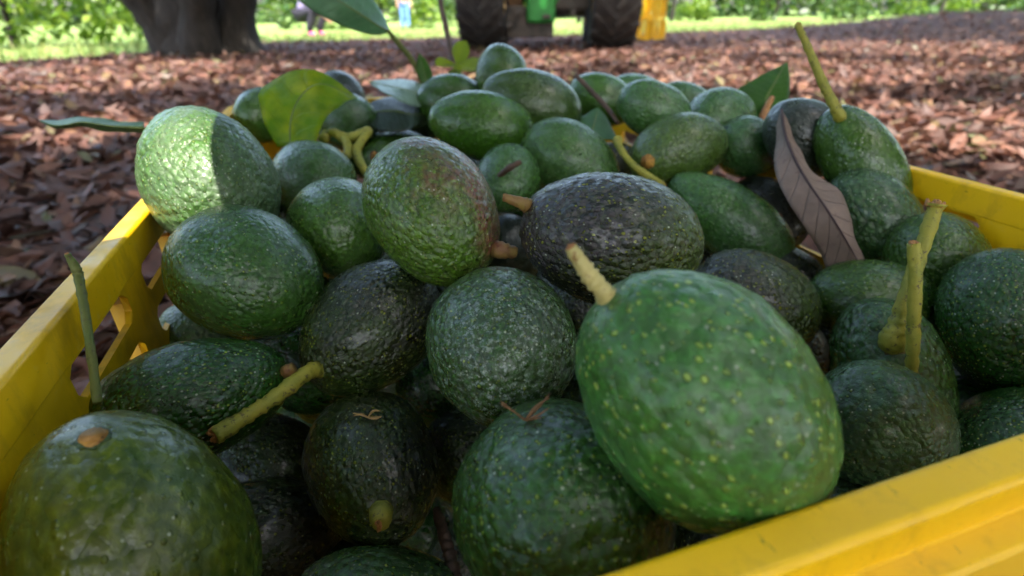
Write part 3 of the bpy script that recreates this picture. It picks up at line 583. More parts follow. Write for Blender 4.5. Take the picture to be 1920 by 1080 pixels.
FR = [  # key, kind, extra, mesh extra, label
 ('big', 'bright', {}, dict(peb=0.00060, pscale=.0058, egg=.02, lop=.0, neck=.0), 'big pale-dotted bright green avocado leaning on the near rim with a short pale stem'),
 ('c3', 'dotted', dict(scab=.6), dict(peb=0.00060, pscale=.005, egg=.0), 'dark green avocado with yellow dots and a scratch mark, under the big bright one'),
 ('bl', 'olive', {}, dict(peb=0.00045, pscale=.006, egg=.05), 'olive green avocado with a round orange stem scar in the near left corner'),
 ('f40', 'dotted', dict(bloom=.3), {}, 'green speckled avocado barely showing at the bottom edge below the stubby-stemmed one'),
 ('f4', 'dark', {}, dict(peb=0.00045, pscale=.0042), 'small round dark brown-green avocado whose orange stem stub points at the viewer'),
 ('c38', 'dusty', dict(bloom=.4, bloom_col=(.13, .26, .24), speck=.9, purple=0, a=(.022, .085, .030)), dict(peb=0.00045, pscale=.005), 'bluish green white-flecked avocado behind the big bright one, touching the near rim'),
 ('l5', 'glossy', {}, dict(peb=0.00030, egg=.05), 'long glossy dark green avocado lying beside the left wall behind the olive one'),
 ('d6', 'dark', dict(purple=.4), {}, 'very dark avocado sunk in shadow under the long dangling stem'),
 ('r35', 'pebbled', {}, dict(peb=0.00068, pscale=.0048), 'pebbly green avocado with a thick upright yellow stem on a ringed knob'),
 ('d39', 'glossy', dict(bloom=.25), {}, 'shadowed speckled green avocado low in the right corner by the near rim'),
 ('r37', 'glossy', dict(scab=.8, bump=.0010), dict(peb=0.00052), 'deep green avocado with a brown scaly band at the right edge of the heap'),
 ('c8', 'dusty', dict(patch=((.0, .0, 1), .35, .45)), dict(peb=0.00060), 'round avocado with white dusty flecks and purple blotches in the middle of the heap'),
 ('p9', 'purple', {}, dict(peb=0.00075, pscale=.0042), 'largest blackish purple pebbly avocado with a small orange stub at its left end'),
 ('t10', 'blush', {}, dict(peb=0.00048), 'tall green avocado with a reddish flush down its right side'),
 ('l7', 'dark', dict(purple=.8, pdir=(.2, .8, -.3), pedge=.3, a=(.022, .055, .014)), dict(peb=0.00052), 'dark green and purple avocado whose long knobbly stem dangles to the left'),
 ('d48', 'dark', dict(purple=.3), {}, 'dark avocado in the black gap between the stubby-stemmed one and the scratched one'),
 ('p33', 'purple', dict(pedge=-.0, purple=.6), dict(peb=0.00075, pscale=.0042), 'smaller dark purple pebbly avocado just behind the big bright one'),
 ('l11', 'green', dict(a=(.026, .085, .022), b=(.020, .066, .020), speck=.5, scab=.4), dict(peb=0.00027), 'plump smooth green avocado with a brown crease, by the left rim'),
 ('u12', 'sunny', {}, dict(peb=0.00063), 'pale waxy avocado half in sunlight high on the left rim'),
 ('g41', 'waxy', dict(bloom=.8, bloom_col=(.17, .22, .20)), {}, 'pale grey-green avocado glimpsed under the plump one beside the left wall'),
 ('r34', 'green', dict(a=(.030, .080, .018), speck=.4), dict(peb=0.00030), 'oval green avocado lying between the small purple one and the crossed stems'),
 ('r36', 'green', dict(a=(.034, .080, .020)), {}, 'green avocado with a yellow-green right flank behind the crossed stems'),
 ('m31', 'waxy', dict(a=(.034, .110, .034), bloom=.35, scab=.4), dict(egg=.10, neck=.06), 'long smooth light green avocado tapering down right, behind the large purple one'),
 ('k32', 'bluish', dict(a=(.012, .016, .018), b=(.010, .012, .012), bloom=.2), {}, 'blue-black avocado with an orange stub, under the dry brown leaf'),
 ('m13', 'green', dict(bloom=.35), {}, 'mid green avocado wedged between the plump one and the tall reddish one'),
 ('k43', 'bluish', dict(bloom=.35), {}, 'blue-grey avocado glimpsed between the tall reddish one and the large purple one'),
 ('m42', 'waxy', {}, {}, 'light green avocado with a dark twig across it, behind the tall reddish one'),
 ('m14', 'waxy', dict(bloom=.7, bloom_col=(.11, .20, .16)), {}, 'bluish green avocado just right of the sunlit one'),
 ('s15', 'green', dict(bloom=.35), {}, 'grey-green avocado with a small orange stem scar beside the bunch of stems'),
 ('m20', 'green', dict(a=(.034, .105, .030), b=(.026, .085, .024), bloom=.40), {}, 'rounded green avocado directly behind the large purple one'),
 ('y21', 'green', dict(a=(.050, .100, .024), b=(.036, .080, .020), bloom=.28), {}, 'rounded olive-green avocado with a yellow stem scar facing the viewer'),
 ('m30', 'pebbled', dict(a=(.030, .085, .040), bloom=.35), {}, 'bluish green avocado right of the dry brown leaf'),
 ('s29', 'smooth', dict(a=(.042, .095, .020)), {}, 'green avocado carrying the tallest thin stem, on the right rim'),
 ('b28', 'bluish', {}, {}, 'slate blue avocado between the upright leaf and the tall-stemmed avocado'),
 ('m22', 'waxy', dict(a=(.030, .098, .042)), {}, 'small bluish green avocado left of the dry brown leaf tip'),
 ('m16', 'smooth', {}, dict(egg=.12), 'smooth bright green avocado in the back half, left of the large grey-topped one'),
 ('m17', 'smooth', dict(a=(.034, .072, .026), b=(.028, .070, .020)), dict(egg=.14), 'large long avocado with a grey-topped shoulder in the back row'),
 ('m23', 'waxy', dict(bloom=.45), {}, 'green avocado with a bright shine on top, right of the dark twig'),
 ('m27', 'waxy', {}, {}, 'bluish avocado left of the upright triangular leaf'),
 ('m26', 'waxy', dict(bloom=.45), {}, 'avocado half hidden behind the shiny-topped one in the back row'),
 ('m24', 'smooth', dict(bloom=.4), {}, 'long avocado under the dark twig in the back row'),
 ('m25', 'waxy', dict(bloom=.4, a=(.04, .13, .05)), {}, 'pale green avocado end peeping out behind the twig-crossed one'),
 ('s18', 'smooth', dict(a=(.038, .085, .022), scab=.5), {}, 'upright avocado crowning the back of the heap with a brown smudge'),
 ('m19', 'smooth', dict(a=(.028, .075, .028)), {}, 'dull green avocado right of the pale flat leaf in the back row'),
 ('m45', 'waxy', dict(bloom=.8, bloom_col=(.13, .22, .20)), {}, 'pale bluish avocado right of the curled yellow-green leaf'),
 ('m44', 'smooth', dict(a=(.040, .10, .035)), {}, 'green avocado hiding behind the left side of the curled leaf'),
 ('b46', 'bluish', dict(a=(.02, .03, .06)), {}, 'dark blue avocado tip peeping over the curled leaf'),
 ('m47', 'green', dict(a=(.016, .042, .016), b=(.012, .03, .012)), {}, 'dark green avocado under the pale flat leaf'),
]
NEAR = {'big', 'c3', 'bl', 'f4', 'c38', 'l5', 'r35', 'r37', 'c8', 'p9', 't10', 'l7', 'p33', 'l11', 'u12', 'r34', 'm13', 'm20', 'd39', 'f40'}
def frame_for(axis, roll):
    z = Vector(axis).normalized(); x = z.orthogonal().normalized(); y = z.cross(x)
    # steady reference: local x turned to face the camera-right side
    cx = ax[0] - z * ax[0].dot(z)
    if cx.length > .2: x = cx.normalized(); y = z.cross(x)
    m = Matrix((x, y, z)).transposed(); return m @ Matrix.Rotation(roll, 3, 'Z')
fruit = {}
for i, (key, kd, ex, mx, label) in enumerate(FR):
    C, A, W, L = FRUIT[key]
    near = key in NEAR
    kw = dict(K[kd]); kw.update(ex)
    mat = skin_material('avocado_skin_' + key, seed=i + 1, **kw)
    g = dict(egg=.02 + .07 * rng.random(), lump=.034 + .020 * rng.random(), lop=rng.uniform(-.06, .06), neck=.02 * rng.random()); g.update(mx)
    if near: g.update(nu=200, nv=116)
    else: g['peb'] = 0
    me = avocado_mesh('avocado', W, L, i + 3, **g)
    o = link('avocado', me, mat)
    o.matrix_world = Matrix.Translation(C) @ frame_for(A, 0.0).to_4x4()
    tag(o, label, 'avocado', 'avocados heaped in the crate')
    fruit[key] = o
bpy.context.view_layer.update()

def child_of(o, p):
    """parent keeping the world placement (vertices were made in world space)"""
    o.parent = p; o.matrix_parent_inverse = p.matrix_world.inverted(); return o

STEM_MAT = {'big': M_STEM_P, 'f4': M_STEM_Y, 'l7': M_STEM_Y, 't10': M_STEM_R, 'p9': M_STEM_R, 'l5': M_STEM_R, 'r35': M_STEM_Y, 's29': M_STEM_Y, 'k32': M_CUT, 'm22': M_CUT, 'm42': M_STEM_B}
def cut_end(P, parent, ragged=True):
    """splintered end piece of a broken stem"""
    P = np.asarray(P); tip, d = P[-1, :3], P[-1, :3] - P[-2, :3]; d = d / np.linalg.norm(d); r = P[-1, 3]
    parts = []
    for k in range(20):
        a = k * 2.4; q = np.cross(d, [math.cos(a), math.sin(a), .3]); q /= np.linalg.norm(q)
        b = tip + q * r * (.10 + .75 * rng.random()) - d * r * .4
        e = b + d * r * (.45 + .45 * rng.random()) + q * r * .1
        parts.append(tube_arrays(np.array([[*b, r * .30], [*e, r * .14]]), n=3, seg=5))
    v, q, t = join_arrays(parts)
    o = link('cut_end', mesh_np('cut_end', v, q, t), M_CUT)
    return child_of(o, parent)
for key, P in STEMS.items():
    if key in ('s29', 'r35'): P = [[*q[:3], q[3] * .82] for q in P]
    n = 44 if len(P) > 3 else 14
    s = tube('stem', P, STEM_MAT[key], n=n, seg=16, rough=.05, rings=.20 if key in ('big', 't10', 'l7') else .09)
    child_of(s, fruit[key])
    bpy.context.view_layer.update()
    if key in ('big', 'f4', 'l7', 'r35', 's29', 'p9'): cut_end(P, s)
# ringed knob at the foot of the thick stem
C0 = np.array(STEMS['r35'][0]); C1 = np.array(STEMS['r35'][2])
rings_ = [tube_arrays(np.array([[*(C0[:3] * (1 - u) + C1[:3] * u), .0080 - .0008 * k], [*(C0[:3] * (1 - u - .16) + C1[:3] * (u + .16)), .0074 - .0008 * k]]), n=4, seg=16, rough=.05) for k, u in enumerate((.12, .36, .6))]
v, q, t = join_arrays(rings_); child_of(link('stem_knob', mesh_np('stem_knob', v, q, t), stem_material('stem_knob', (.20, .15, .045), (.10, .065, .025))), fruit['r35'])
for key, (P, N) in SCARS.items():
    N = Vector(N).normalized(); P = Vector(P)
    inv = fruit[key].matrix_world.inverted(); okh, ph, nh, _ = fruit[key].closest_point_on_mesh(inv @ P)
    if okh: P = fruit[key].matrix_world @ ph; N = (fruit[key].matrix_world.to_3x3() @ nh).normalized()
    r = .0030 if key == 'bl' else .0052
    a = np.array([[*(P - N * .003), r * .8], [*(P + N * .0004), r], [*(P + N * .0016), r * .75]])
    child_of(tube('stem_scar', a, M_SCAR, n=9, seg=16, rough=.17), fruit[key])
    if key == 'bl':
        a = np.array([[*(P - N * .0020), r * 1.7], [*(P - N * .0006), r * 1.5], [*(P + N * .0002), r * 1.1]])
        child_of(tube('scar_collar', a, plain('scar_collar', (.050, .085, .020), .5, (.040, .085, .035), 400, .001), n=7, seg=20, rough=.16), fruit[key])

# fillers: the layer beneath, seen only through the gaps
buried = ['dark', 'dark', 'glossy', 'dark']  # dark, sparsely dotted skins put the shade of the gaps into the colour
bmats = [skin_material('avocado_skin_buried', seed=90 + i, **{**K[k], 'ddens': .35, 'speck': .1}) for i, k in enumerate(buried)]
bme = [avocado_mesh('avocado', .0335, .044, 60 + i) for i in range(4)]
for i, me_ in enumerate(bme): me_.materials.append(bmats[i])
occ = [(Vector(c), w, l) for c, a, w, l in FRUIT.values()]
cnt = 0
EXTRA = [(.300, .275, .222), (.050, .355, .270), (.243, .402, .248), (.275, .383, .205), (.095, .668, .052), (-.287, .743, .089), (.057, .834, .05), (-.161, .522, .051), (-.084, .321, .054), (.291, .33, .093), (-.138, .197, .205), (-.043, .286, .051), (-.24, .464, .052), (-.165, .317, .052)]
spots_ = []
cp = Vector(CAM_LOC)
def in_front(p, c, w):
    a, b = p - cp, c - cp
    return a.length < b.length + .012 and a.angle(b) < math.asin(min(1, .036 / a.length)) + math.asin(min(1, w / b.length)) * .9
for zi, z in enumerate((.290, .255, .215, .165)):
    for iu in range(9):
        for iv in range(14):
            u = .05 + iu * .060 + ((.03) if (iv + zi) % 2 else 0); v_ = .045 + iv * .053
            if u > CW - .045 or v_ > CL - .045: continue
            p = CRATE_IN_O + cu * u + cv * v_; p = Vector((p.x, p.y, z + rng.uniform(-.006, .006)))
            ok = all((p - c).length > .0305 + .5 * (w + l) * .80 for c, w, l in occ)
            if not ok: continue
            if any(in_front(p, c, w) for c, w, l in occ[:len(FRUIT)]): continue
            # keep under the visible surface: there must be heap fruit above and near it
            above = sum(1 for c, w, l in occ if (Vector((c.x, c.y, 0)) - Vector((p.x, p.y, 0))).length < .075 and c.z > p.z + .02)
            if above < 1: continue
            occ.append((p, .0335, .044)); spots_.append(p)
for p in spots_ + [Vector(e) for e in EXTRA]:
    o = bpy.data.objects.new('avocado', bme[cnt % 4]); COL.objects.link(o)
    o.matrix_world = Matrix.Translation(p) @ frame_for(rng.normal(0, 1, 3) * (1, 1, .4), rng.uniform(0, 6)).to_4x4()
    tag(o, 'shaded avocado buried beneath the heap, only glimpsed through gaps', 'avocado', 'avocados buried under the top layer'); cnt += 1
print('buried', cnt)

# ------------------------------------------------------------------ loose stems, leaves and bits on the heap
def loose(key, name, label, mat, cut=True, cat='stem', **kw):
    P = [[*q_[:3], q_[3] * {'darktwig': .5, 'left': .70}.get(key, .84)] for q_ in LOOSE[key]]; o = tube(name, P, mat, n=40, seg=14, **{'rough': .05, **kw}); tag(o, label, cat)
    if cut: cut_end(P, o)
    return o
loose('left', 'cut_stem', 'thin green stem with a slanted brown cut, standing upright by the left rim', M_STEM_G, rings=.04)
loose('right', 'cut_stem', 'straight yellow-green stem crossing in front of the thick ringed stem', M_STEM_Y, rings=.05)
loose('mid', 'cut_stem', 'thin yellow stem slanting behind the large purple avocado', M_STEM_Y)
loose('stalk', 'dry_stalk', 'dry brown stalk at the bottom edge left of the scratched avocado', M_STEM_B, False, 'stalk', rough=.10)
loose('darktwig', 'dark_twig', 'dark brown twig lying across the long avocado in the back row', M_STEM_B, False, 'twig')
cl = empty('stem_cluster', CLUSTER[0][0][:3])
tag(cl, 'branching bunch of yellow stems between the sunlit avocado and the tall reddish one', 'stems')
tag(tube('dry_petiole', PETIOLE, M_CUT, n=10, seg=9), 'short tan stalk in front of the upright pointed leaf', 'stalk')
bpy.context.view_layer.update()
for br in CLUSTER: child_of(tube('branch', br, M_STEM_Y, n=14, seg=10, rings=.1), cl)

def leaf_surface(a, m, c, n=26, k=14, wav=.0, seed=0):
    A, M, C = spline(a, n), spline(m, n), spline(c, n)
    V = []; UV = []
    for j in range(k + 1):
        s = j / k
        if s <= .5: t = s * 2; p = A * (1 - t) ** 1.25 + M * (1 - (1 - t) ** 1.25)
        else: t = (s - .5) * 2; p = M * (1 - t ** 1.25) + C * t ** 1.25
        V.append(p)
    V = np.stack(V, 1)                                     # n, k+1, 3
    if wav:
        nn = vnoise3(V.reshape(-1, 3) + seed, .022, seed % 5).reshape(n, k + 1) - .5
        e = np.abs(np.linspace(-1, 1, k + 1))[None]
        N = np.cross(np.gradient(V, axis=0), np.gradient(V, axis=1)); N /= np.linalg.norm(N, axis=2)[..., None] + 1e-9
        V = V + N * (nn * wav * e ** 1.5)[..., None]
    q = [[i * (k + 1) + j, (i + 1) * (k + 1) + j, (i + 1) * (k + 1) + j + 1, i * (k + 1) + j + 1] for i in range(n - 1) for j in range(k)]
    uv = np.array([[i / (n - 1), j / k] for i in range(n) for j in range(k + 1)])
    return V, q, uv
def leaf_obj(name, a, m, c, mat, vein_mat, label=None, rib=.0011, wav=.003, seed=0, parent=None, thick=.0005, cat='leaf', group=None):
    V, q, uv = leaf_surface(a, m, c, wav=wav, seed=seed)
    me = mesh_np(name, V.reshape(-1, 3), q); ul = me.uv_layers.new(name='UVMap')
    li = np.empty(len(me.loops), dtype=np.int32); me.loops.foreach_get('vertex_index', li); ul.data.foreach_set('uv', uv[li].astype(np.float32).ravel())
    o = link(name, me, mat)
    s = o.modifiers.new('thickness', 'SOLIDIFY'); s.thickness = thick; s.offset = 0
    if label: tag(o, label, cat, group)
    if parent is not None: child_of(o, parent)
    M = V[:, V.shape[1] // 2]; n = len(M)
    P = np.column_stack([M, np.linspace(rib, rib * .25, n)])
    if vein_mat is not None: child_of(tube('midrib', P[::3], vein_mat, n=n, seg=7, rough=.03), o)
    return o
L_CURL = leaf_material('leaf_curled', (.21, .39, .005), (.34, .44, .012), trans=.62, spots=(.22, .32, .01), yellow=(.60, .60, .008), rough=.4, vscale=.6)
L_GREEN = leaf_material('leaf_green', (.065, .19, .016), (.12, .22, .04), trans=.45)
L_THIN = leaf_material('leaf_thin', (.13, .30, .10), (.22, .36, .14), trans=.35)
L_TOP = leaf_material('leaf_grey_green', (.13, .29, .14), (.20, .34, .19), trans=.35, rough=.35)  # greyish tint is sky reflection put into the colour
L_PALE = leaf_material('leaf_sky_sheen', (.22, .34, .24), (.30, .40, .30), trans=.15, rough=.3)  # reflected sky is put into the pale base colour
L_DARK = leaf_material('leaf_dark', (.016, .035, .020), (.04, .06, .03), trans=.05, rough=.34)
L_BROWN = leaf_material('leaf_dry_brown', (.26, .180, .140), (.15, .095, .080), trans=.12, rough=.62, spots=(.17, .105, .09), vscale=.8)
L_PEAK = leaf_material('leaf_peak', (.10, .26, .09), (.16, .30, .12), trans=.3)
V_G = plain('midrib_green', (.16, .22, .05), .5); V_B = plain('midrib_brown', (.055, .028, .028), .6)
leaf_obj('green_leaf', *LEAVES['curl'], L_CURL, V_G, 'curled yellow-green leaf standing like a hood at the back left of the heap', seed=1, wav=.005)
leaf_obj('green_leaf', *LEAVES['thin'], L_THIN, V_G, 'narrow wavy green leaf seen edge-on, poking out left past the sunlit avocado', seed=2, wav=.004)
leaf_obj('green_leaf', *LEAVES['pale'], L_PALE, V_G, 'flat shiny pale leaf lying on the back of the heap', seed=4)
leaf_obj('green_leaf', *LEAVES['dark'], L_DARK, V_G, 'dark arched leaf just below the pale flat leaf', seed=5)
leaf_obj('green_leaf', *LEAVES['tri'], L_GREEN, V_G, 'upright pointed green leaf at the right back of the heap', seed=6, wav=.003)
leaf_obj('brown_leaf', *LEAVES['brown'], L_BROWN, V_B, 'dry purplish brown leaf hanging down between avocados on the right', seed=7, wav=.006, rib=.0013)
leaf_obj('green_leaf', *LEAVES['peak'], L_PEAK, V_G, 'small pale leaf tip poking up behind the rounded green avocado', seed=8)
# big blurred leaf on its own petiole, and the sprig with young leaves
pl = tube('leafy_shoot', SPRIG['petiole'], M_STEM_G, n=14, seg=10)
tag(pl, 'drooping grey-green leaf on a bent stalk rising from the back of the heap', 'leaf')
leaf_obj('leaf_blade', *LEAVES['top'], L_TOP, V_G, parent=pl, seed=3, wav=.004)
sp = tube('young_sprig', SPRIG['twig'], M_STEM_B, n=20, seg=9, rough=.10)
tag(sp, 'thin dark twig with bright lime young leaves behind the heap', 'sprig')
L_LIME = leaf_material('leaf_lime', (.36, .46, .012), (.40, .46, .04), trans=.55)
def small_leaf(p, q, w, up=Vector((0, -.5, .8))):
    p, q = Vector(p), Vector(q); d = q - p; s = d.cross(up).normalized() * w
    n = up.normalized() * w * .25
    t = (0, .2, .45, .75, 1.0); k = (.06, .75, 1.0, .7, .03)
    m = [p + d * u for u in t]
    return [list(x + s * b + n * b) for x, b in zip(m, k)], [list(x) for x in m], [list(x - s * b + n * b) for x, b in zip(m, k)]
for p, q, w in SPRIG_LEAVES: leaf_obj('sprig_leaf', *small_leaf(p, Vector(p) + (Vector(q) - Vector(p)) * 1.15, w * 1.45), L_LIME, None, parent=sp, wav=.002)
leaf_obj('green_leaf', *small_leaf(*BLADE), L_GREEN, V_G, 'small upright green leaf beside the lime sprig', rib=.0008)
# dried flowers
for k, (P, lab, sz) in enumerate(((FLORETS[0], 'tiny dried tan flower lying on top of the stubby-stemmed avocado', .007), (FLORETS[1], 'wispy dried brown flower caught above the scratched avocado', .008))):
    P = np.array(P) + (0, 0, .001); parts = []
    for j in range(6):
        a = rng.uniform(-.6, .6) + (0 if j < 4 else math.pi); zz = rng.uniform(.0, .5) if k == 0 else rng.uniform(.1, 1.4)
        e = P + sz * np.array([math.cos(a), .4 * math.sin(a), zz]); mid = (P + e) / 2 + rng.normal(0, .0007, 3)
        parts.append(tube_arrays(np.array([[*P, .0004], [*mid, .00065 if k == 0 else .0004], [*e, .0002]]), n=7, seg=6))
    v, q, t = join_arrays(parts)
    tag(link('dried_flower', mesh_np('dried_flower', v, q, t), plain('dried_flower_%d' % k, (.30, .19, .07) if k == 0 else (.16, .08, .03), .7)), lab, 'dried flower')

# ------------------------------------------------------------------ ground, grass, litter
def shade_line(x):
    """y of the far edge of the leaf litter, where the open grass begins"""
    return np.interp(x, [-30, -12, -5.8, -5.1, -4.6, -1.5, 4.4, 9.0, 13.5, 30], [4.5, 5.4, 6.5, 8.7, 11.0, 12.9, 15.0, 16.5, 19.0, 26])
def terrain(x, y):
    x = np.asarray(x, float); y = np.asarray(y, float)
    z = .03 * (vnoise2(x, y, 1.7, 1) - .5) * np.clip((np.hypot(x, y) - 1) / 2, 0, 1)
    z = z + .45 * np.exp(-(((x - 10.5) / 3.2) ** 2 + ((y - 13.0) / 2.4) ** 2))
    return z - .10 * np.clip((y - 13) / 10, 0, 1) * (x < 2)
def ground_mat():
    m = Mat('soil'); o = m.obj()
    c = m.ramp(m.noise(o, 7, 8, .7), [(.3, (.030, .018, .012)), (.5, (.075, .042, .030)), (.7, (.13, .070, .048))])
    v = m.vor(m.mapping(o, scale=(1, 1, 1)), 13)
    c = m.mix(.5, c, m.mix(m.node('ShaderNodeSeparateColor', None, i0=v.outputs['Color']).outputs[0], (.045, .026, .020), (.17, .085, .055)))
    m.P(Base_Color=c, Roughness=.9, Specular_IOR_Level=.2, Normal=m.bump(m.noise(o, 30, 6), .02)); return m.m
gx = np.concatenate([-np.geomspace(400, 2, 60), np.linspace(-1.8, 1.8, 40), np.geomspace(2, 400, 60)])
X, Y = np.meshgrid(gx, gx + 6, indexing='ij'); n = len(gx)
i, j = np.meshgrid(np.arange(n - 1), np.arange(n - 1), indexing='ij')
q = np.stack([i * n + j, (i + 1) * n + j, (i + 1) * n + j + 1, i * n + j + 1], -1).reshape(-1, 4)
tag(link('ground', mesh_np('ground', np.stack([X, Y, terrain(X, Y) - .02], -1).reshape(-1, 3), q), ground_mat()), kind='structure')
# grass sheet beyond the litter
m = Mat('grass_turf'); o_ = m.obj()
gc = m.ramp(m.noise(o_, .9, 6, .7), [(.3, (.10, .20, .035)), (.48, (.16, .25, .06)), (.64, (.28, .32, .12)), (.78, (.50, .48, .26))])
gc = m.mix(m.rng(m.noise(o_, 12, 4), .4, .7, 0, .4), gc, (.06, .11, .02))
m.P(Base_Color=gc, Roughness=.85, Specular_IOR_Level=.2, Normal=m.bump(m.noise(o_, 25, 5), .05)); M_TURF = m.m
xs = np.concatenate([-np.geomspace(380, 31, 12), np.linspace(-30, 30, 121), np.geomspace(31, 380, 12)])
ts = np.concatenate([[0], np.geomspace(.25, 380, 60)])
X = np.repeat(xs[:, None], len(ts), 1); Y = shade_line(X) + (vnoise2(X, X * 0, .9, 4) - .5) * .9 + ts[None]
n0, n1 = len(xs), len(ts); i, j = np.meshgrid(np.arange(n0 - 1), np.arange(n1 - 1), indexing='ij')
q = np.stack([i * n1 + j, (i + 1) * n1 + j, (i + 1) * n1 + j + 1, i * n1 + j + 1], -1).reshape(-1, 4)
tag(link('grass', mesh_np('grass', np.stack([X, Y, terrain(X, Y) + .004], -1).reshape(-1, 3), q), M_TURF), kind='structure')
# grass blades
nb = 26000
bx = rng.uniform(-16, 20, nb); by = shade_line(bx) + rng.exponential(4.0, nb) - .35
bz = terrain(bx, by); h = rng.uniform(.05, .16, nb); a = rng.uniform(0, 2 * np.pi, nb); w = rng.uniform(.006, .014, nb)
B = np.stack([bx, by, bz], 1); s = np.stack([np.cos(a), np.sin(a), a * 0], 1) * w[:, None]
tip = B + np.stack([rng.normal(0, .05, nb), rng.normal(0, .05, nb), h], 1)
v = np.stack([B - s, B + s, tip], 1).reshape(-1, 3); t = np.arange(nb * 3).reshape(-1, 3)
m = Mat('grass_blade'); rp = m.node('ShaderNodeNewGeometry').outputs['Random Per Island']
m.P(Base_Color=m.ramp(rp, [(0, (.06, .13, .02)), (.5, (.13, .20, .04)), (1, (.30, .30, .10))]), Roughness=.6)
tag(link('grass_blades', mesh_np('grass_blades', v, None, t), m.m, smooth=False), kind='stuff')

# fallen leaves: many small curled blades lying on the soil
def litter(n, rmin, rmax, size, seed):
    g = np.random.default_rng(seed)
    out = []
    r = np.exp(g.uniform(np.log(rmin), np.log(rmax), n * 3)) if rmax > 3 else np.sqrt(g.uniform(rmin ** 2, rmax ** 2, n * 3))
    th = g.uniform(-1.02, 1.08, n * 3); x = r * np.sin(th); y = r * np.cos(th)
    cr = Vector(CRATE_O); lx = (x - cr.x) * cu.x + (y - cr.y) * cu.y; ly = (x - cr.x) * cv.x + (y - cr.y) * cv.y
    ok = ~((lx > -.03) & (lx < CRATE_W + .03) & (ly > -.05) & (ly < CRATE_L + .05)) & (y < shade_line(x) + g.normal(0, .35, n * 3))
    x, y = x[ok][:n], y[ok][:n]; n = len(x)
    L = size * g.uniform(.55, 1.25, n); Wd = L * g.uniform(.17, .27, n); yaw = g.uniform(0, 2 * np.pi, n)
    cup = g.uniform(-.5, .9, n) * Wd; bend = g.uniform(-.12, .35, n) * L; tilt = g.normal(0, .28, n); roll = g.normal(0, .35, n)
    # 9 verts: 3 along x 3 across, pointed ends
    u = np.array([-1, -.38, .3, 1.0]); prof = np.array([.06, .92, .85, .04])
    P = np.zeros((n, 4, 3, 3))
    for ia in range(4):
        for ib, sgn in enumerate((-1, 0, 1)):
            P[:, ia, ib, 0] = u[ia] * L * .5; P[:, ia, ib, 1] = sgn * prof[ia] * Wd
            P[:, ia, ib, 2] = cup * abs(sgn) * prof[ia] + bend * (u[ia] ** 2) * .5 + (g.normal(0, .06, n) * Wd if sgn else 0)
    ct, st = np.cos(tilt), np.sin(tilt); px, pz = P[..., 0].copy(), P[..., 2].copy()
    P[..., 0] = px * ct[:, None, None] - pz * st[:, None, None]; P[..., 2] = px * st[:, None, None] + pz * ct[:, None, None]
    cr_, sr_ = np.cos(roll), np.sin(roll); py, pz = P[..., 1].copy(), P[..., 2].copy()
    P[..., 1] = py * cr_[:, None, None] - pz * sr_[:, None, None]; P[..., 2] = py * sr_[:, None, None] + pz * cr_[:, None, None]
    P[..., 2] -= P[..., 2].min(axis=(1, 2))[:, None, None]
    c, s = np.cos(yaw)[:, None, None], np.sin(yaw)[:, None, None]; px, py = P[..., 0].copy(), P[..., 1].copy()
    P[..., 0] = px * c - py * s + x[:, None, None]; P[..., 1] = px * s + py * c + y[:, None, None]
    P[..., 2] += (terrain(x, y) - .018 + g.uniform(0, .03, n))[:, None, None]
    base = np.arange(n)[:, None, None] * 12
    qd = np.array([[a_ * 3 + b_, a_ * 3 + b_ + 1, a_ * 3 + b_ + 4, a_ * 3 + b_ + 3] for a_ in range(3) for b_ in range(2)])[None]
    return P.reshape(-1, 3), (base + qd).reshape(-1, 4)
v1, q1 = litter(14000, .45, 3.2, .080, 11); v2, q2 = litter(38000, 2.4, 24, .098, 12)
m = Mat('fallen_leaf'); gi = m.node('ShaderNodeNewGeometry'); rp = gi.outputs['Random Per Island']
c = m.ramp(rp, [(0, (0.038, 0.019, 0.014)), (.16, (0.111, 0.048, 0.034)), (.34, (0.170, 0.066, 0.041)), (.5, (0.089, 0.051, 0.047)), (.66, (0.212, 0.085, 0.049)), (.8, (0.153, 0.098, 0.085)), (.92, (0.255, 0.128, 0.064)), (.975, (0.119, 0.136, 0.043)), (1, (0.255, 0.230, 0.204))])
c = m.mix(m.rng(m.noise(m.obj(), 60, 4), .35, .7, 0, .5), c, (.07, .038, .03))
tr = m.node('ShaderNodeBsdfTranslucent', None, Color=c); m.P(Base_Color=c, Roughness=.6)
mxs = m.n.new('ShaderNodeMixShader'); mxs.inputs[0].default_value = .2; m.l.new(m.b.outputs[0], mxs.inputs[1]); m.l.new(tr.outputs[0], mxs.inputs[2]); m.l.new(mxs.outputs[0], m.n['Material Output'].inputs[0])
tag(link('leaf_litter', mesh_np('leaf_litter', np.vstack([v1, v2]), np.vstack([q1, q2 + len(v1)])), m.m), kind='stuff')

# ------------------------------------------------------------------ trees
def foliage_mat(name, a, b, c, trans=.35):
    m = Mat(name); rp = m.node('ShaderNodeNewGeometry').outputs['Random Per Island']
    col = m.ramp(rp, [(0, a), (.5, b), (1, c)]); m.P(Base_Color=col, Roughness=.42)
    tr = m.node('ShaderNodeBsdfTranslucent', None, Color=m.mix(.5, col, (.22, .34, .03)))
    mx = m.n.new('ShaderNodeMixShader'); mx.inputs[0].default_value = trans
    m.l.new(m.b.outputs[0], mx.inputs[1]); m.l.new(tr.outputs[0], mx.inputs[2]); m.l.new(mx.outputs[0], m.n['Material Output'].inputs[0]); return m.m
M_FOL = foliage_mat('foliage_avocado', (.018, .050, .012), (.035, .085, .018), (.06, .12, .02))
M_LIME = foliage_mat('foliage_lime', (.06, .13, .012), (.11, .20, .02), (.20, .27, .03), .5)
M_MID = foliage_mat('foliage_mid', (.022, .060, .014), (.040, .095, .020), (.075, .135, .03), .4)
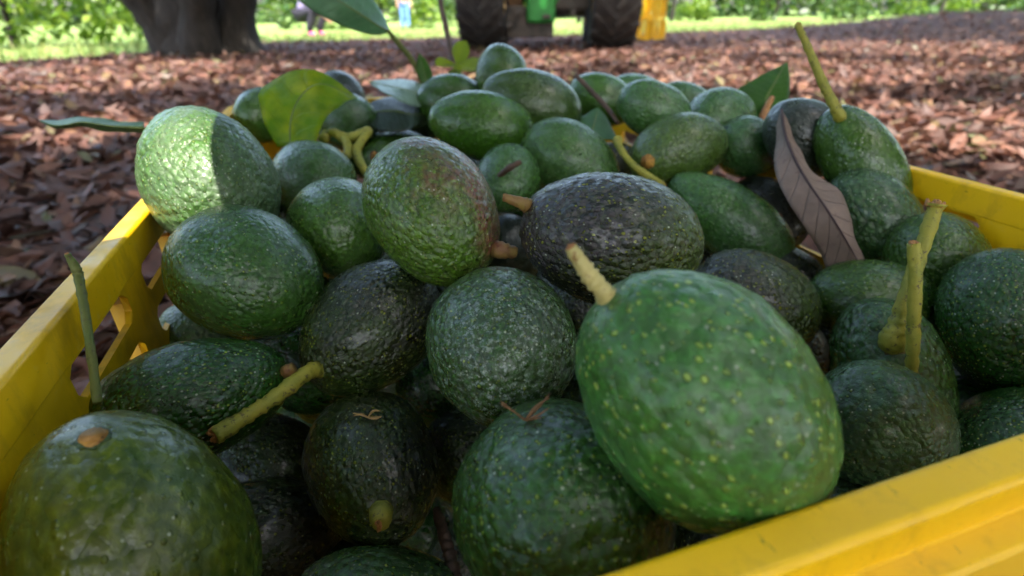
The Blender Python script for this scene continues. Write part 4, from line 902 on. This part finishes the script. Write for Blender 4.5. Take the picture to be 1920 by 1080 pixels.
def bark():
    m = Mat('bark'); o = m.obj(); n_ = m.noise(m.mapping(o, scale=(1, 1, .3)), 14, 6, .65)
    m.P(Base_Color=m.ramp(n_, [(.3, (.006, .005, .004)), (.55, (.016, .013, .010)), (.75, (.038, .031, .025))]), Roughness=.9, Normal=m.bump(n_, .06)); return m.m
M_BARK = bark()
def leaves_at(P, size, g, droop=.5):
    """folded leaf blades (two quads each) at points P"""
    n = len(P); L = size * g.uniform(.7, 1.3, n); W = L * g.uniform(.22, .32, n)
    yaw = g.uniform(0, 2 * np.pi, n); pit = -np.abs(g.normal(droop, .45, n)); rl = g.normal(0, .6, n)
    d = np.stack([np.cos(yaw) * np.cos(pit), np.sin(yaw) * np.cos(pit), np.sin(pit)], 1)
    s = np.stack([-np.sin(yaw), np.cos(yaw), yaw * 0], 1); up = np.cross(d, s)
    s2 = s * np.cos(rl)[:, None] + up * np.sin(rl)[:, None]; u2 = np.cross(d, s2)
    w = W[:, None]; l = L[:, None]
    V = np.stack([P, P + d * l, P + d * l * .3 + s2 * w + u2 * w * .25, P + d * l * .72 + s2 * w * .8 + u2 * w * .2, P + d * l * .3 - s2 * w + u2 * w * .25, P + d * l * .72 - s2 * w * .8 + u2 * w * .2], 1)
    b = np.arange(n)[:, None, None] * 6
    q = (b + np.array([[0, 2, 3, 1], [0, 1, 5, 4]])[None]).reshape(-1, 4)
    return V.reshape(-1, 3), q
SUN = np.array(SUN_DIR)
def G_of(P): return P[:, :2] - SUN[:2] / SUN[2] * P[:, 2:3]      # where a point's shadow falls at z = 0

# shade tree behind the viewer: its crown reaches over the crate and the litter
g = np.random.default_rng(21)
N0 = 215000
Gx = g.uniform(-9.5, 15, N0); Gy = g.uniform(-3.5, 19, N0)
Hh = g.uniform(4.0, 7.5, N0)
Gx[:3500] = g.uniform(-.75, 1.15, 3500); Gy[:3500] = g.uniform(-.75, 1.35, 3500)       # extra leaves added so that their shadow covers the crate
keepy = Gy < shade_line(Gx) - .3
nz = vnoise2(Gx * .55, Gy, 1.05, 3) * .6 + vnoise2(Gx, Gy, .38, 5) * .4
thr = .67 - .05 * np.clip((Gx - .5) / 3, 0, 1) + .06 * (Gy > 11) - .0 * (Gx < -2)
for sx, sy in SUN_SPOTS:
    rr = .13 + .072 * math.hypot(sx, sy)
    thr = thr - .55 * np.exp(-((Gx - sx) / (rr * 1.7)) ** 2 - ((Gy - sy) / rr) ** 2)
keep = keepy & (nz < thr)
near_c = (np.abs(Gx - .25) < .85) & (np.abs(Gy - .4) < .85)
keep |= near_c
Gx, Gy, Hh = Gx[keep], Gy[keep], Hh[keep]
P = np.stack([Gx + SUN[0] / SUN[2] * Hh, Gy + SUN[1] / SUN[2] * Hh, Hh], 1)
dens = np.where((np.abs(Gx) < 1.2) & (np.abs(Gy - .3) < 1.2), 1.0, CANOPY)
dens = dens * np.where(Gy > 8.5, .6, 1.0)
P = P[g.random(len(P)) < dens]
# gap that lets the sun reach the fruit on the left rim
_d = Vector(SHADE_E1) - Vector(SHADE_E2); _d = (_d - SUN_DIR * _d.dot(SUN_DIR)).normalized(); _s = _d.cross(SUN_DIR).normalized()
if _s.dot(ax[0]) < 0: _s = -_s
ut = np.array((Vector(SHADE_E1) + Vector(SHADE_E2)) / 2 - _s * .022 + _d * .006)
rel = P - ut; tpar = rel @ SUN; perp = np.linalg.norm(rel - tpar[:, None] * SUN, axis=1)
P = P[perp > .05]
v, q = leaves_at(P, .25, g)
# drop every leaf that still covers the gap
cen = v.reshape(-1, 6, 3); pr_ = [(a_, b_) for a_ in range(6) for b_ in range(a_)]
smp = np.concatenate([cen] + [(cen[:, [a_]] * w_ + cen[:, [b_]] * (1 - w_)) for a_, b_ in pr_ for w_ in (.33, .67)], 1); rel = smp - ut; tp = rel @ SUN; pp = np.linalg.norm(rel - tp[..., None] * SUN, axis=2)
v = cen[(pp.min(axis=1) > .044)].reshape(-1, 3); n = len(v) // 6
q = (np.arange(n)[:, None, None] * 6 + np.array([[0, 2, 3, 1], [0, 1, 5, 4]])[None]).reshape(-1, 4)
tree = empty('avocado_tree', (-1.6, -2.6, 0)); tag(tree, 'spreading avocado tree whose leafy crown shades the crate from overhead', 'tree')
bpy.context.view_layer.update()
child_of(link('crown', mesh_np('crown', v, q), M_FOL), tree)
child_of(tube('trunk', [[-1.6, -2.6, -.05, .26], [-1.55, -2.5, .8, .20], [-1.4, -2.3, 1.8, .17], [-1.2, -2.1, 3.6, .14]], M_BARK, n=20, seg=14), tree)
for e in ((3.5, 1.0, 5.6), (-5.5, -4.0, 5.5), (.5, 4.5, 6.0), (5.0, 6.0, 6.3), (-2.2, 7.0, 6.2)):
    child_of(tube('limb', [[-1.3, -2.2, 2.9, .12], [(-1.3 + e[0]) * .45, (-2.2 + e[1]) * .45, 4.7, .08], [*e, .03]], M_BARK, n=14, seg=9), tree)
print('crown leaves', n)

# unseen twig added over the left rim: its blades cut the sharp shadow across the sunlit fruit
E1 = Vector(SHADE_E1); E2 = Vector(SHADE_E2)
d = _d; t_ = .26; side = d.cross(SUN_DIR).normalized()
if side.dot(ax[0]) < 0: side = -side
b0 = (E1 + E2) / 2 + SUN_DIR * t_
tw = tube('shade_twig', [[*(b0 + d * .10 + side * .02), .0022], [*(b0 + d * .22 + side * .10 + SUN_DIR * .1), .003], [*(b0 + d * .3 + side * .1 + SUN_DIR * .5), .004], [*(b0 + side * .2 + SUN_DIR * 1.5 + d * .3), .006], [*(b0 + side * .3 + SUN_DIR * 5.2 + d * .3), .014]], M_STEM_B, n=26, seg=8)
tag(tw, 'unseen leafy twig added over the left rim to cut the shadow on the sunlit avocado', 'twig')
def shade_twig_leaf(base, dirv, L, w, sd):
    m_ = [base + dirv * L * u for u in (0, .15, .4, .7, 1)]; kk = (.55, .97, 1, .97, .05)
    leaf_obj('shade_twig_leaf', [list(x - sd * w * b) for x, b in zip(m_, kk)], [list(x + SUN_DIR * .004) for x in m_], [list(x + sd * w * b) for x, b in zip(m_, kk)], L_GREEN, V_G, parent=tw, wav=.0)
shade_twig_leaf(b0 + d * .15 + side * .050, -d, .27, .050, side)
shade_twig_leaf(b0 + d * .12 + side * .125, (-d + side * .05).normalized(), .20, .042, side)
shade_twig_leaf(b0 + side * .13 - d * .076 + SUN_DIR * .006, -side, .25, .038, d)
shade_twig_leaf(b0 + side * .12 - d * .14 + SUN_DIR * .012, -side, .25, .036, d)
shade_twig_leaf(b0 + d * .11 + side * .06 + SUN_DIR * .03, (d * .3 + side).normalized(), .17, .035, d)
shade_twig_leaf(b0 + d * .13 + side * .12 + SUN_DIR * .06, (-d * .6 + side).normalized(), .17, .036, (d + side * .6).normalized())

def tree_obj(name, label, x, y, stems, blobs, nleaf, size, mat, seed, group=None, cat='tree', droop=.5):
    g = np.random.default_rng(seed); z = float(terrain(x, y)); t = empty(name, (x, y, z)); tag(t, label, cat, group)
    bpy.context.view_layer.update()
    tr = [tube_arrays(np.array([[x + a, y + b, z + c, r] for a, b, c, r in s]), n=16, seg=12, rough=.06) for s in stems]
    for k, tr_ in enumerate(tr): child_of(link('trunk' if k == 0 else 'limb', mesh_np('trunk', *tr_), M_BARK), t)
    P = []
    for (bx, by, bz, br, wgt) in blobs:
        k = int(nleaf * wgt); dd = g.normal(0, 1, (k, 3)); dd /= np.linalg.norm(dd, axis=1)[:, None]
        P.append(np.array([x + bx, y + by, z + bz]) + dd * (br * g.uniform(.25, 1, k) ** .5)[:, None] * np.array([1, 1, .8]))
    P = np.vstack(P); P = P[P[:, 2] > z + .05]
    P = P[vnoise3(P, .55, seed % 6) > .36]
    v, q = leaves_at(P, size, g, droop)
    child_of(link('crown', mesh_np('crown', v, q), mat), t); return t
tree_obj('avocado_tree', 'old dark avocado tree with several thick leaning trunks left of the people', -3.9, 7.7,
         [[(-.30, 0, -.1, .42), (-.34, 0, .5, .34), (-.5, .1, 1.3, .28), (-.9, .2, 2.6, .2)], [(.22, .05, -.1, .34), (.34, .1, .5, .24), (.62, .15, 1.4, .2), (1.2, .3, 2.8, .14)], [(0, .3, -.1, .4), (.02, .35, .8, .32), (.05, .4, 2.4, .22)],
          [(-.1, -.25, -.1, .3), (.05, -.35, .5, .20), (.3, -.5, 1.3, .14), (.8, -.7, 2.4, .1)], [(-.5, -.1, 0, .26), (-.75, -.2, .6, .15), (-1.3, -.4, 1.5, .11)]],
         [(-1.2, .3, 1.6, 1.0, .2), (-.7, .5, .9, .6, .10), (.4, .6, 2.2, 1.2, .3), (0, .2, 3.4, 2.0, .5)], 3200, .22, M_FOL, 31)
for k, (x, y) in enumerate(((8.8, 1.2), (-7.8, .6), (3.2, -6.8), (-3.6, -7.2))):  # unseen trees added round the scene to cut low side light
    tree_obj('avocado_tree', ('dense avocado tree added out of view on the right to block low skylight', 'dense avocado tree added out of view on the left to block low skylight', 'dense avocado tree added behind the viewer to the right to block low skylight', 'dense avocado tree added behind the viewer to the left to block low skylight')[k], x, y, [[(0, 0, -.1, .3), (.1, 0, 1.2, .22), (.2, .1, 3, .12)]],
             [(0, 0, 1.6, 2.2, .5), (1.2, 1.2, 2.6, 2.0, .3), (-1.2, -1.0, 2.6, 2.0, .3), (.3, -1.5, 1.4, 1.8, .25), (-.4, 1.6, 1.4, 1.8, .25)], 5200, .27, M_FOL, 34 + k)
tree_obj('lime_bush', 'bright lime-green leafy bush at the far left beside the dark trunks', -8.2, 9.6, [[(0, 0, 0, .06), (.1, 0, .8, .04), (.2, .1, 1.6, .02)]],
         [(0, 0, .7, .9, .35), (1.2, .4, .6, .7, .25), (-1.3, 0, .8, 1.0, .35), (.3, .3, 1.5, 1.0, .4)], 1500, .17, M_LIME, 32, cat='bush')
tree_obj('lime_bush', 'yellow-green bush peeping between the lime bush and the dark trunks', -7.0, 11.8, [[(0, 0, 0, .05), (.1, 0, .8, .03), (.2, .1, 1.4, .02)]],
         [(0, 0, .7, .9, .5), (.9, .2, 1.0, .8, .4)], 1100, .17, M_LIME, 33, cat='bush')
sh = []
for k, (x, y, h) in enumerate(((-17, 18, 3.2), (-12, 22, 3.4), (-8.5, 26, 3.6), (-5.5, 25, 2.8), (-1.5, 29, 3.6), (3.5, 30, 3.4), (8.5, 31, 3.8), (13, 29, 3.2), (18, 31, 3.6), (24, 33, 4.0), (30, 33, 4.0), (37, 35, 4.0), (-24, 20, 4.0))):
    g_ = np.random.default_rng(70 + k)
    bl = [(g_.uniform(-2, 2), g_.uniform(-.8, .8), g_.uniform(.4, .8) * h, g_.uniform(.9, 1.5), .25) for _ in range(5)] + [(g_.uniform(-2, 2), 0, .5, .8, .2) for _ in range(2)]
    tree_obj('shrub', 'soft green shrub in the blurred row beyond the sunlit grass', x, y, [[(0, 0, 0, .12), (.1, 0, h * .5, .07), (.2, .1, h, .03)]], bl, 800, .30, M_MID if k % 3 else M_LIME, 40 + k, 'shrubs beyond the sunlit grass', 'shrub', .2)
# far wood closing the horizon
g = np.random.default_rng(55); n = 34000
x = g.uniform(-70, 80, n); y = 46 + .1 * x + g.uniform(0, 8, n); z = g.uniform(0, 1, n) * (7 + 4 * vnoise2(x, y * 0, 6, 8))
v, q = leaves_at(np.stack([x, y, z], 1), .75, g, .2); tag(link('far_wood', mesh_np('far_wood', v, q), M_FOL), kind='stuff')

# ------------------------------------------------------------------ tractor, people, crate stack
M_TYRE = plain('tyre_rubber', (.020, .019, .021), .75, (.045, .040, .038), 9, .01)
M_TGREEN = plain('tractor_green', (.025, .24, .04), .35, (.02, .19, .035), 4)
M_TYEL = plain('tractor_yellow', (.62, .36, .01), .4, (.45, .22, .015), 5)
M_TDARK = plain('tractor_iron', (.035, .032, .03), .55, (.08, .06, .05), 8)
def wheel(parent, x, y, r, w, rim_r, lugs=20):
    t = empty('wheel', (x, y, r)); t.parent = parent; t.rotation_euler = (0, 0, 0)
    bm = bmesh.new(); seg = 40
    prof = [(rim_r, -w * .42), (r * .80, -w * .5), (r * .93, -w * .49), (r * .965, -w * .40), (r * .975, 0), (r * .965, w * .40), (r * .93, w * .49), (r * .80, w * .5), (rim_r, w * .42)]
    rg = [[bm.verts.new((px, pr * math.cos(a), pr * math.sin(a))) for pr, px in prof] for a in np.linspace(0, 2 * math.pi, seg, endpoint=False)]
    for i in range(seg):
        for j in range(len(prof) - 1): bm.faces.new((rg[i][j], rg[(i + 1) % seg][j], rg[(i + 1) % seg][j + 1], rg[i][j + 1]))
    for k in range(lugs):
        for sgn in (-1, 1):
            a = 2 * math.pi * (k + (.5 if sgn > 0 else 0)) / lugs
            M_ = Matrix.Rotation(a, 4, 'X') @ Matrix.Translation((sgn * w * .23, 0, r * .975)) @ Matrix.Rotation(sgn * .75, 4, 'Z')
            add_box(bm, -w * .33, w * .33, -r * .035, r * .035, -r * .03, r * .028, M_)
    link('tyre', bm_mesh('tyre', bm), M_TYRE, t, smooth=False)
    bm = bmesh.new(); prof = [(rim_r, -w * .42), (rim_r * .96, -w * .30), (rim_r * .7, -w * .12), (rim_r * .3, -w * .10), (.0, -w * .10)]
    for sg in (1, -1):
        rg = [[bm.verts.new((sg * px, max(pr, .001) * math.cos(a), max(pr, .001) * math.sin(a))) for pr, px in prof] for a in np.linspace(0, 2 * math.pi, 28, endpoint=False)]
        for i in range(28):
            for j in range(len(prof) - 1): bm.faces.new((rg[i][j], rg[(i + 1) % 28][j], rg[(i + 1) % 28][j + 1], rg[i][j + 1]))
    link('rim', bm_mesh('rim', bm), M_TYEL, t)
    return t
TX, TY = .55, 8.75
tr = empty('tractor', (TX, TY, float(terrain(TX, TY)) - .02), math.radians(-4)); tag(tr, 'green tractor with big black lugged rear tyres parked behind the crate', 'tractor')
wheel(tr, -.92, 0, .80, .66, .42); wheel(tr, .95, 0, .80, .66, .42)
wheel(tr, -.80, 2.1, .48, .28, .26, 16); wheel(tr, .80, 2.1, .48, .28, .26, 16)
def part(name, boxes, mat, bev=.02, parent=tr):
    bm = bmesh.new()
    for b in boxes: add_box(bm, *b)
    return bevel(link(name, bm_mesh(name, bm), mat, parent, smooth=False), bev, 2)
part('rear_axle', [(-.62, .62, -.12, .12, .68, .92)], M_TDARK)
part('gearbox', [(-.34, .16, -.30, .55, .60, 1.10), (-.28, .12, -.46, -.37, .36, .95)], M_TGREEN, .04)
part('linkage_dark_fill', [(-.58, .10, -.36, .25, .17, .58), (.10, .60, -.2, .15, .53, .70), (-.55, -.48, -.75, -.3, .3, .36)], M_TDARK, .02)  # large dark blocks added to darken the gap between the wheels
part('chassis', [(-.2, .2, .5, 2.2, .62, .95)], M_TDARK)
part('bonnet', [(-.30, .30, .9, 2.5, .95, 1.45)], M_TGREEN, .06)
part('fender', [(-1.22, -.58, -.55, .75, 1.64, 1.69), (-.62, -.57, -.55, .75, 1.0, 1.66)], M_TGREEN, .02)
part('fender', [(.62, 1.26, -.55, .75, 1.64, 1.69), (.57, .62, -.55, .75, 1.0, 1.66)], M_TGREEN, .02)
part('seat', [(-.25, .25, -.2, .3, 1.2, 1.3), (-.25, .25, -.3, -.2, 1.25, 1.7)], M_TDARK, .03)
part('drawbar', [(-.05, .05, -.75, 0, .42, .47), (-.42, -.36, -.6, -.1, .45, .52), (.34, .40, -.6, -.1, .45, .52)], M_TDARK, .01)
part('toolbox', [(-.56, -.34, -.2, .15, .55, .95)], plain('rusty_orange', (.10, .045, .012), .6), .02)
part('front_axle', [(-.7, .7, 2.03, 2.17, .42, .56)], M_TDARK)
link('steering_wheel', bm_mesh('steering_wheel', (lambda b: (bmesh.ops.create_circle(b, segments=24, radius=.2), bmesh.ops.extrude_edge_only(b, edges=b.edges[:]), [setattr(v, 'co', v.co + Vector((0, 0, .03))) for v in b.verts[24:]], b)[-1])(bmesh.new())), M_TDARK, tr).location = (0, .55, 1.5)

# yellow picking crates stacked on the litter right of the tractor
def copy_tree(o, parent=None):
    c = o.copy(); COL.objects.link(c)
    if parent is not None: c.parent = parent
    for ch in list(o.children): copy_tree(ch, c)
    return c
for k, (x, y, z, a, lab) in enumerate(((2.62, 10.9, 0, .10, 'yellow picking crate at the foot of the stack right of the tractor'), (2.60, 10.88, RIM_Z + .004, .16, 'yellow picking crate on top of the stack right of the tractor'))):
    c = copy_tree(crate); c.location = (x - CW / 2, y, z + float(terrain(x, y))); c.rotation_euler = (0, 0, a)
    tag(c, lab, 'crate', 'empty crates stacked by the tractor')

def skin_body(name, verts, edges, radii, mat, parent, sub=2, root=0):
    me = bpy.data.meshes.new(name); me.from_pydata(verts, edges, []); o = bpy.data.objects.new(name, me); COL.objects.link(o)
    me.materials.append(mat); sk = o.modifiers.new('skin', 'SKIN'); sv = me.skin_vertices[0].data
    for v, r in zip(sv, radii): v.radius = (r, r) if not isinstance(r, tuple) else r; v.use_root = False
    sv[root].use_root = True
    s = o.modifiers.new('subd', 'SUBSURF'); s.levels = sub; s.render_levels = sub
    o.parent = parent; return o
M_SKIN = plain('skin', (.30, .17, .11), .5); M_HAIR = plain('hair', (.02, .014, .01), .6)
def chain(J, names): return [J[n] for n in names]
def person(label, x, y, rz, J, top, legs, shoe, sc=1.0):
    t = empty('person', (x, y, float(terrain(x, y))), rz); t.scale = (sc, sc, sc); tag(t, label, 'person')
    order = ['pelvis', 'chest', 'neck', 'head', 'crown', 'sl', 'el', 'wl', 'pl', 'sr', 'er', 'wr', 'pr', 'hl', 'kl', 'al', 'tl', 'hr', 'kr', 'ar', 'tr']
    rad = dict(pelvis=(.15, .11), chest=(.17, .11), neck=.055, head=.095, crown=.07, sl=.065, el=.045, wl=.030, pl=.036, sr=.065, er=.045, wr=.030, pr=.036, hl=.09, kl=.062, al=.042, tl=.04, hr=.09, kr=.062, ar=.042, tr=.04)
    E = [('pelvis', 'chest'), ('chest', 'neck'), ('neck', 'head'), ('head', 'crown'), ('chest', 'sl'), ('sl', 'el'), ('el', 'wl'), ('wl', 'pl'), ('chest', 'sr'), ('sr', 'er'), ('er', 'wr'), ('wr', 'pr'),
         ('pelvis', 'hl'), ('hl', 'kl'), ('kl', 'al'), ('al', 'tl'), ('pelvis', 'hr'), ('hr', 'kr'), ('kr', 'ar'), ('ar', 'tr')]
    V = [J[n] for n in order]; R_ = [rad[n] for n in order]; ed = [(order.index(a), order.index(b)) for a, b in E]
    for sd in 'lr':                                        # five fingers on each hand
        w_, p_ = Vector(J['w' + sd]), Vector(J['p' + sd]); dv = (p_ - w_).normalized(); s_ = dv.cross(Vector((0, 1, .2))).normalized()
        for f_, (off, ln) in enumerate(((-.032, .055), (-.011, .075), (.011, .08), (.032, .07), (.05, .045))):
            b = p_ + s_ * off; e1 = b + dv * ln * .55 + Vector((0, .008, 0)); e2 = b + dv * ln + Vector((0, .022, 0))
            i0 = len(V); V += [tuple(b), tuple(e1), tuple(e2)]; R_ += [.010, .009, .007]; ed += [(order.index('p' + sd), i0), (i0, i0 + 1), (i0 + 1, i0 + 2)]
    skin_body('body', V, ed, R_, M_SKIN, t)
    def cloth(name, names, edges, grow, mat):
        skin_body(name, [J[n] if isinstance(n, str) else n for n in names], edges, [grow[i] for i in range(len(names))], mat, t, root=0)
    lerp = lambda a, b, u: tuple(Vector(J[a]).lerp(Vector(J[b]), u))
    cloth('shirt', ['pelvis', 'chest', lerp('chest', 'neck', .55), 'sl', lerp('sl', 'el', .8), 'sr', lerp('sr', 'er', .8)], [(0, 1), (1, 2), (1, 3), (3, 4), (1, 5), (5, 6)], [(.175, .135), (.195, .135), .085, .088, .066, .088, .066], top)
    cloth('trousers', [lerp('pelvis', 'chest', .15), 'hl', 'kl', lerp('kl', 'al', .93), 'hr', 'kr', lerp('kr', 'ar', .93)], [(0, 1), (1, 2), (2, 3), (0, 4), (4, 5), (5, 6)], [(.165, .125), .115, .085, .075, .115, .085, .075], legs)
    for sd in 'lr': skin_body('shoe', [J['a' + sd], J['t' + sd]], [(0, 1)], [.055, .048], shoe, t)
    h = Vector(J['head']); f = (Vector(J['face']) - h).normalized(); u = Vector((0, 0, 1)); s_ = f.cross(u).normalized()
    bm = bmesh.new(); bmesh.ops.create_uvsphere(bm, u_segments=16, v_segments=10, radius=.108)
    for vx in bm.verts: vx.co = h + u * .035 - f * .018 + vx.co
    bmesh.ops.delete(bm, geom=[vx for vx in bm.verts if (vx.co - h).dot(f) > .055 and (vx.co - h).z < .07 or (vx.co - h).z < -.05], context='VERTS')
    link('hair', bm_mesh('hair', bm), M_HAIR, t)
    def blob(name, c, r, mat, sc_=(1, 1, 1)):
        bm = bmesh.new(); bmesh.ops.create_uvsphere(bm, u_segments=10, v_segments=7, radius=r)
        for vx in bm.verts: vx.co = c + Vector((vx.co.x * sc_[0], vx.co.y * sc_[1], vx.co.z * sc_[2]))
        link(name, bm_mesh(name, bm), mat, t)
    for k in (-1, 1):
        blob('eye', h + f * .088 + s_ * k * .034 + u * .01, .013, M_EYE); blob('ear', h + s_ * k * .098, .022, M_SKIN, (.6, 1, 1.3))
    blob('nose', h + f * .10 - u * .018, .017, M_SKIN, (.8, 1, 1.4)); blob('mouth', h + f * .086 - u * .052, .02, M_LIP, (1.1, .7, .35))
    return t
M_EYE = plain('eye', (.03, .02, .015), .3); M_LIP = plain('lip', (.25, .09, .07), .5)
STAND = dict(pelvis=(0, 0, .95), chest=(0, .02, 1.28), neck=(0, .02, 1.46), head=(0, 0, 1.60), crown=(0, 0, 1.68), face=(0, -1, 1.58), sl=(.19, .02, 1.40), el=(.25, .03, 1.12), wl=(.24, -.05, .88), pl=(.24, -.07, .80), sr=(-.19, .02, 1.40), er=(-.25, .03, 1.12), wr=(-.24, -.05, .88), pr=(-.24, -.07, .80),
             hl=(.09, 0, .90), kl=(.10, -.02, .50), al=(.10, .02, .08), tl=(.10, -.13, .045), hr=(-.09, 0, .90), kr=(-.10, .0, .50), ar=(-.10, .05, .08), tr=(-.11, -.10, .045))
person('person in a red top and blue trousers standing far off on the grass', -3.95, 22.3, .3, STAND, plain('red_cloth', (.55, .045, .07), .8, (.45, .03, .05), 12), plain('blue_denim', (.10, .22, .50), .85, (.07, .16, .38), 12), plain('shoe_dark', (.03, .03, .03), .6), 1.0)
CROUCH = dict(pelvis=(0, .10, .42), chest=(0, -.16, .66), neck=(0, -.30, .79), head=(0, -.40, .88), crown=(0, -.44, .96), face=(0, -1.4, .55), sl=(.18, -.22, .74), el=(.24, -.38, .52), wl=(.16, -.55, .36), pl=(.13, -.61, .30), sr=(-.18, -.22, .74), er=(-.24, -.38, .52), wr=(-.16, -.55, .36), pr=(-.13, -.61, .30),
              hl=(.10, .08, .40), kl=(.17, -.32, .48), al=(.14, -.10, .09), tl=(.15, -.25, .045), hr=(-.10, .08, .40), kr=(-.17, -.32, .48), ar=(-.14, -.10, .09), tr=(-.15, -.25, .045))
person('person in a lilac top and dark trousers crouching behind the drooping leaf', -4.45, 13.0, 1.2, CROUCH, plain('lilac_cloth', (.30, .26, .42), .8, (.22, .18, .34), 12), plain('dark_cloth', (.025, .022, .04), .85), plain('pink_shoe', (.55, .06, .25), .6), 1.15)
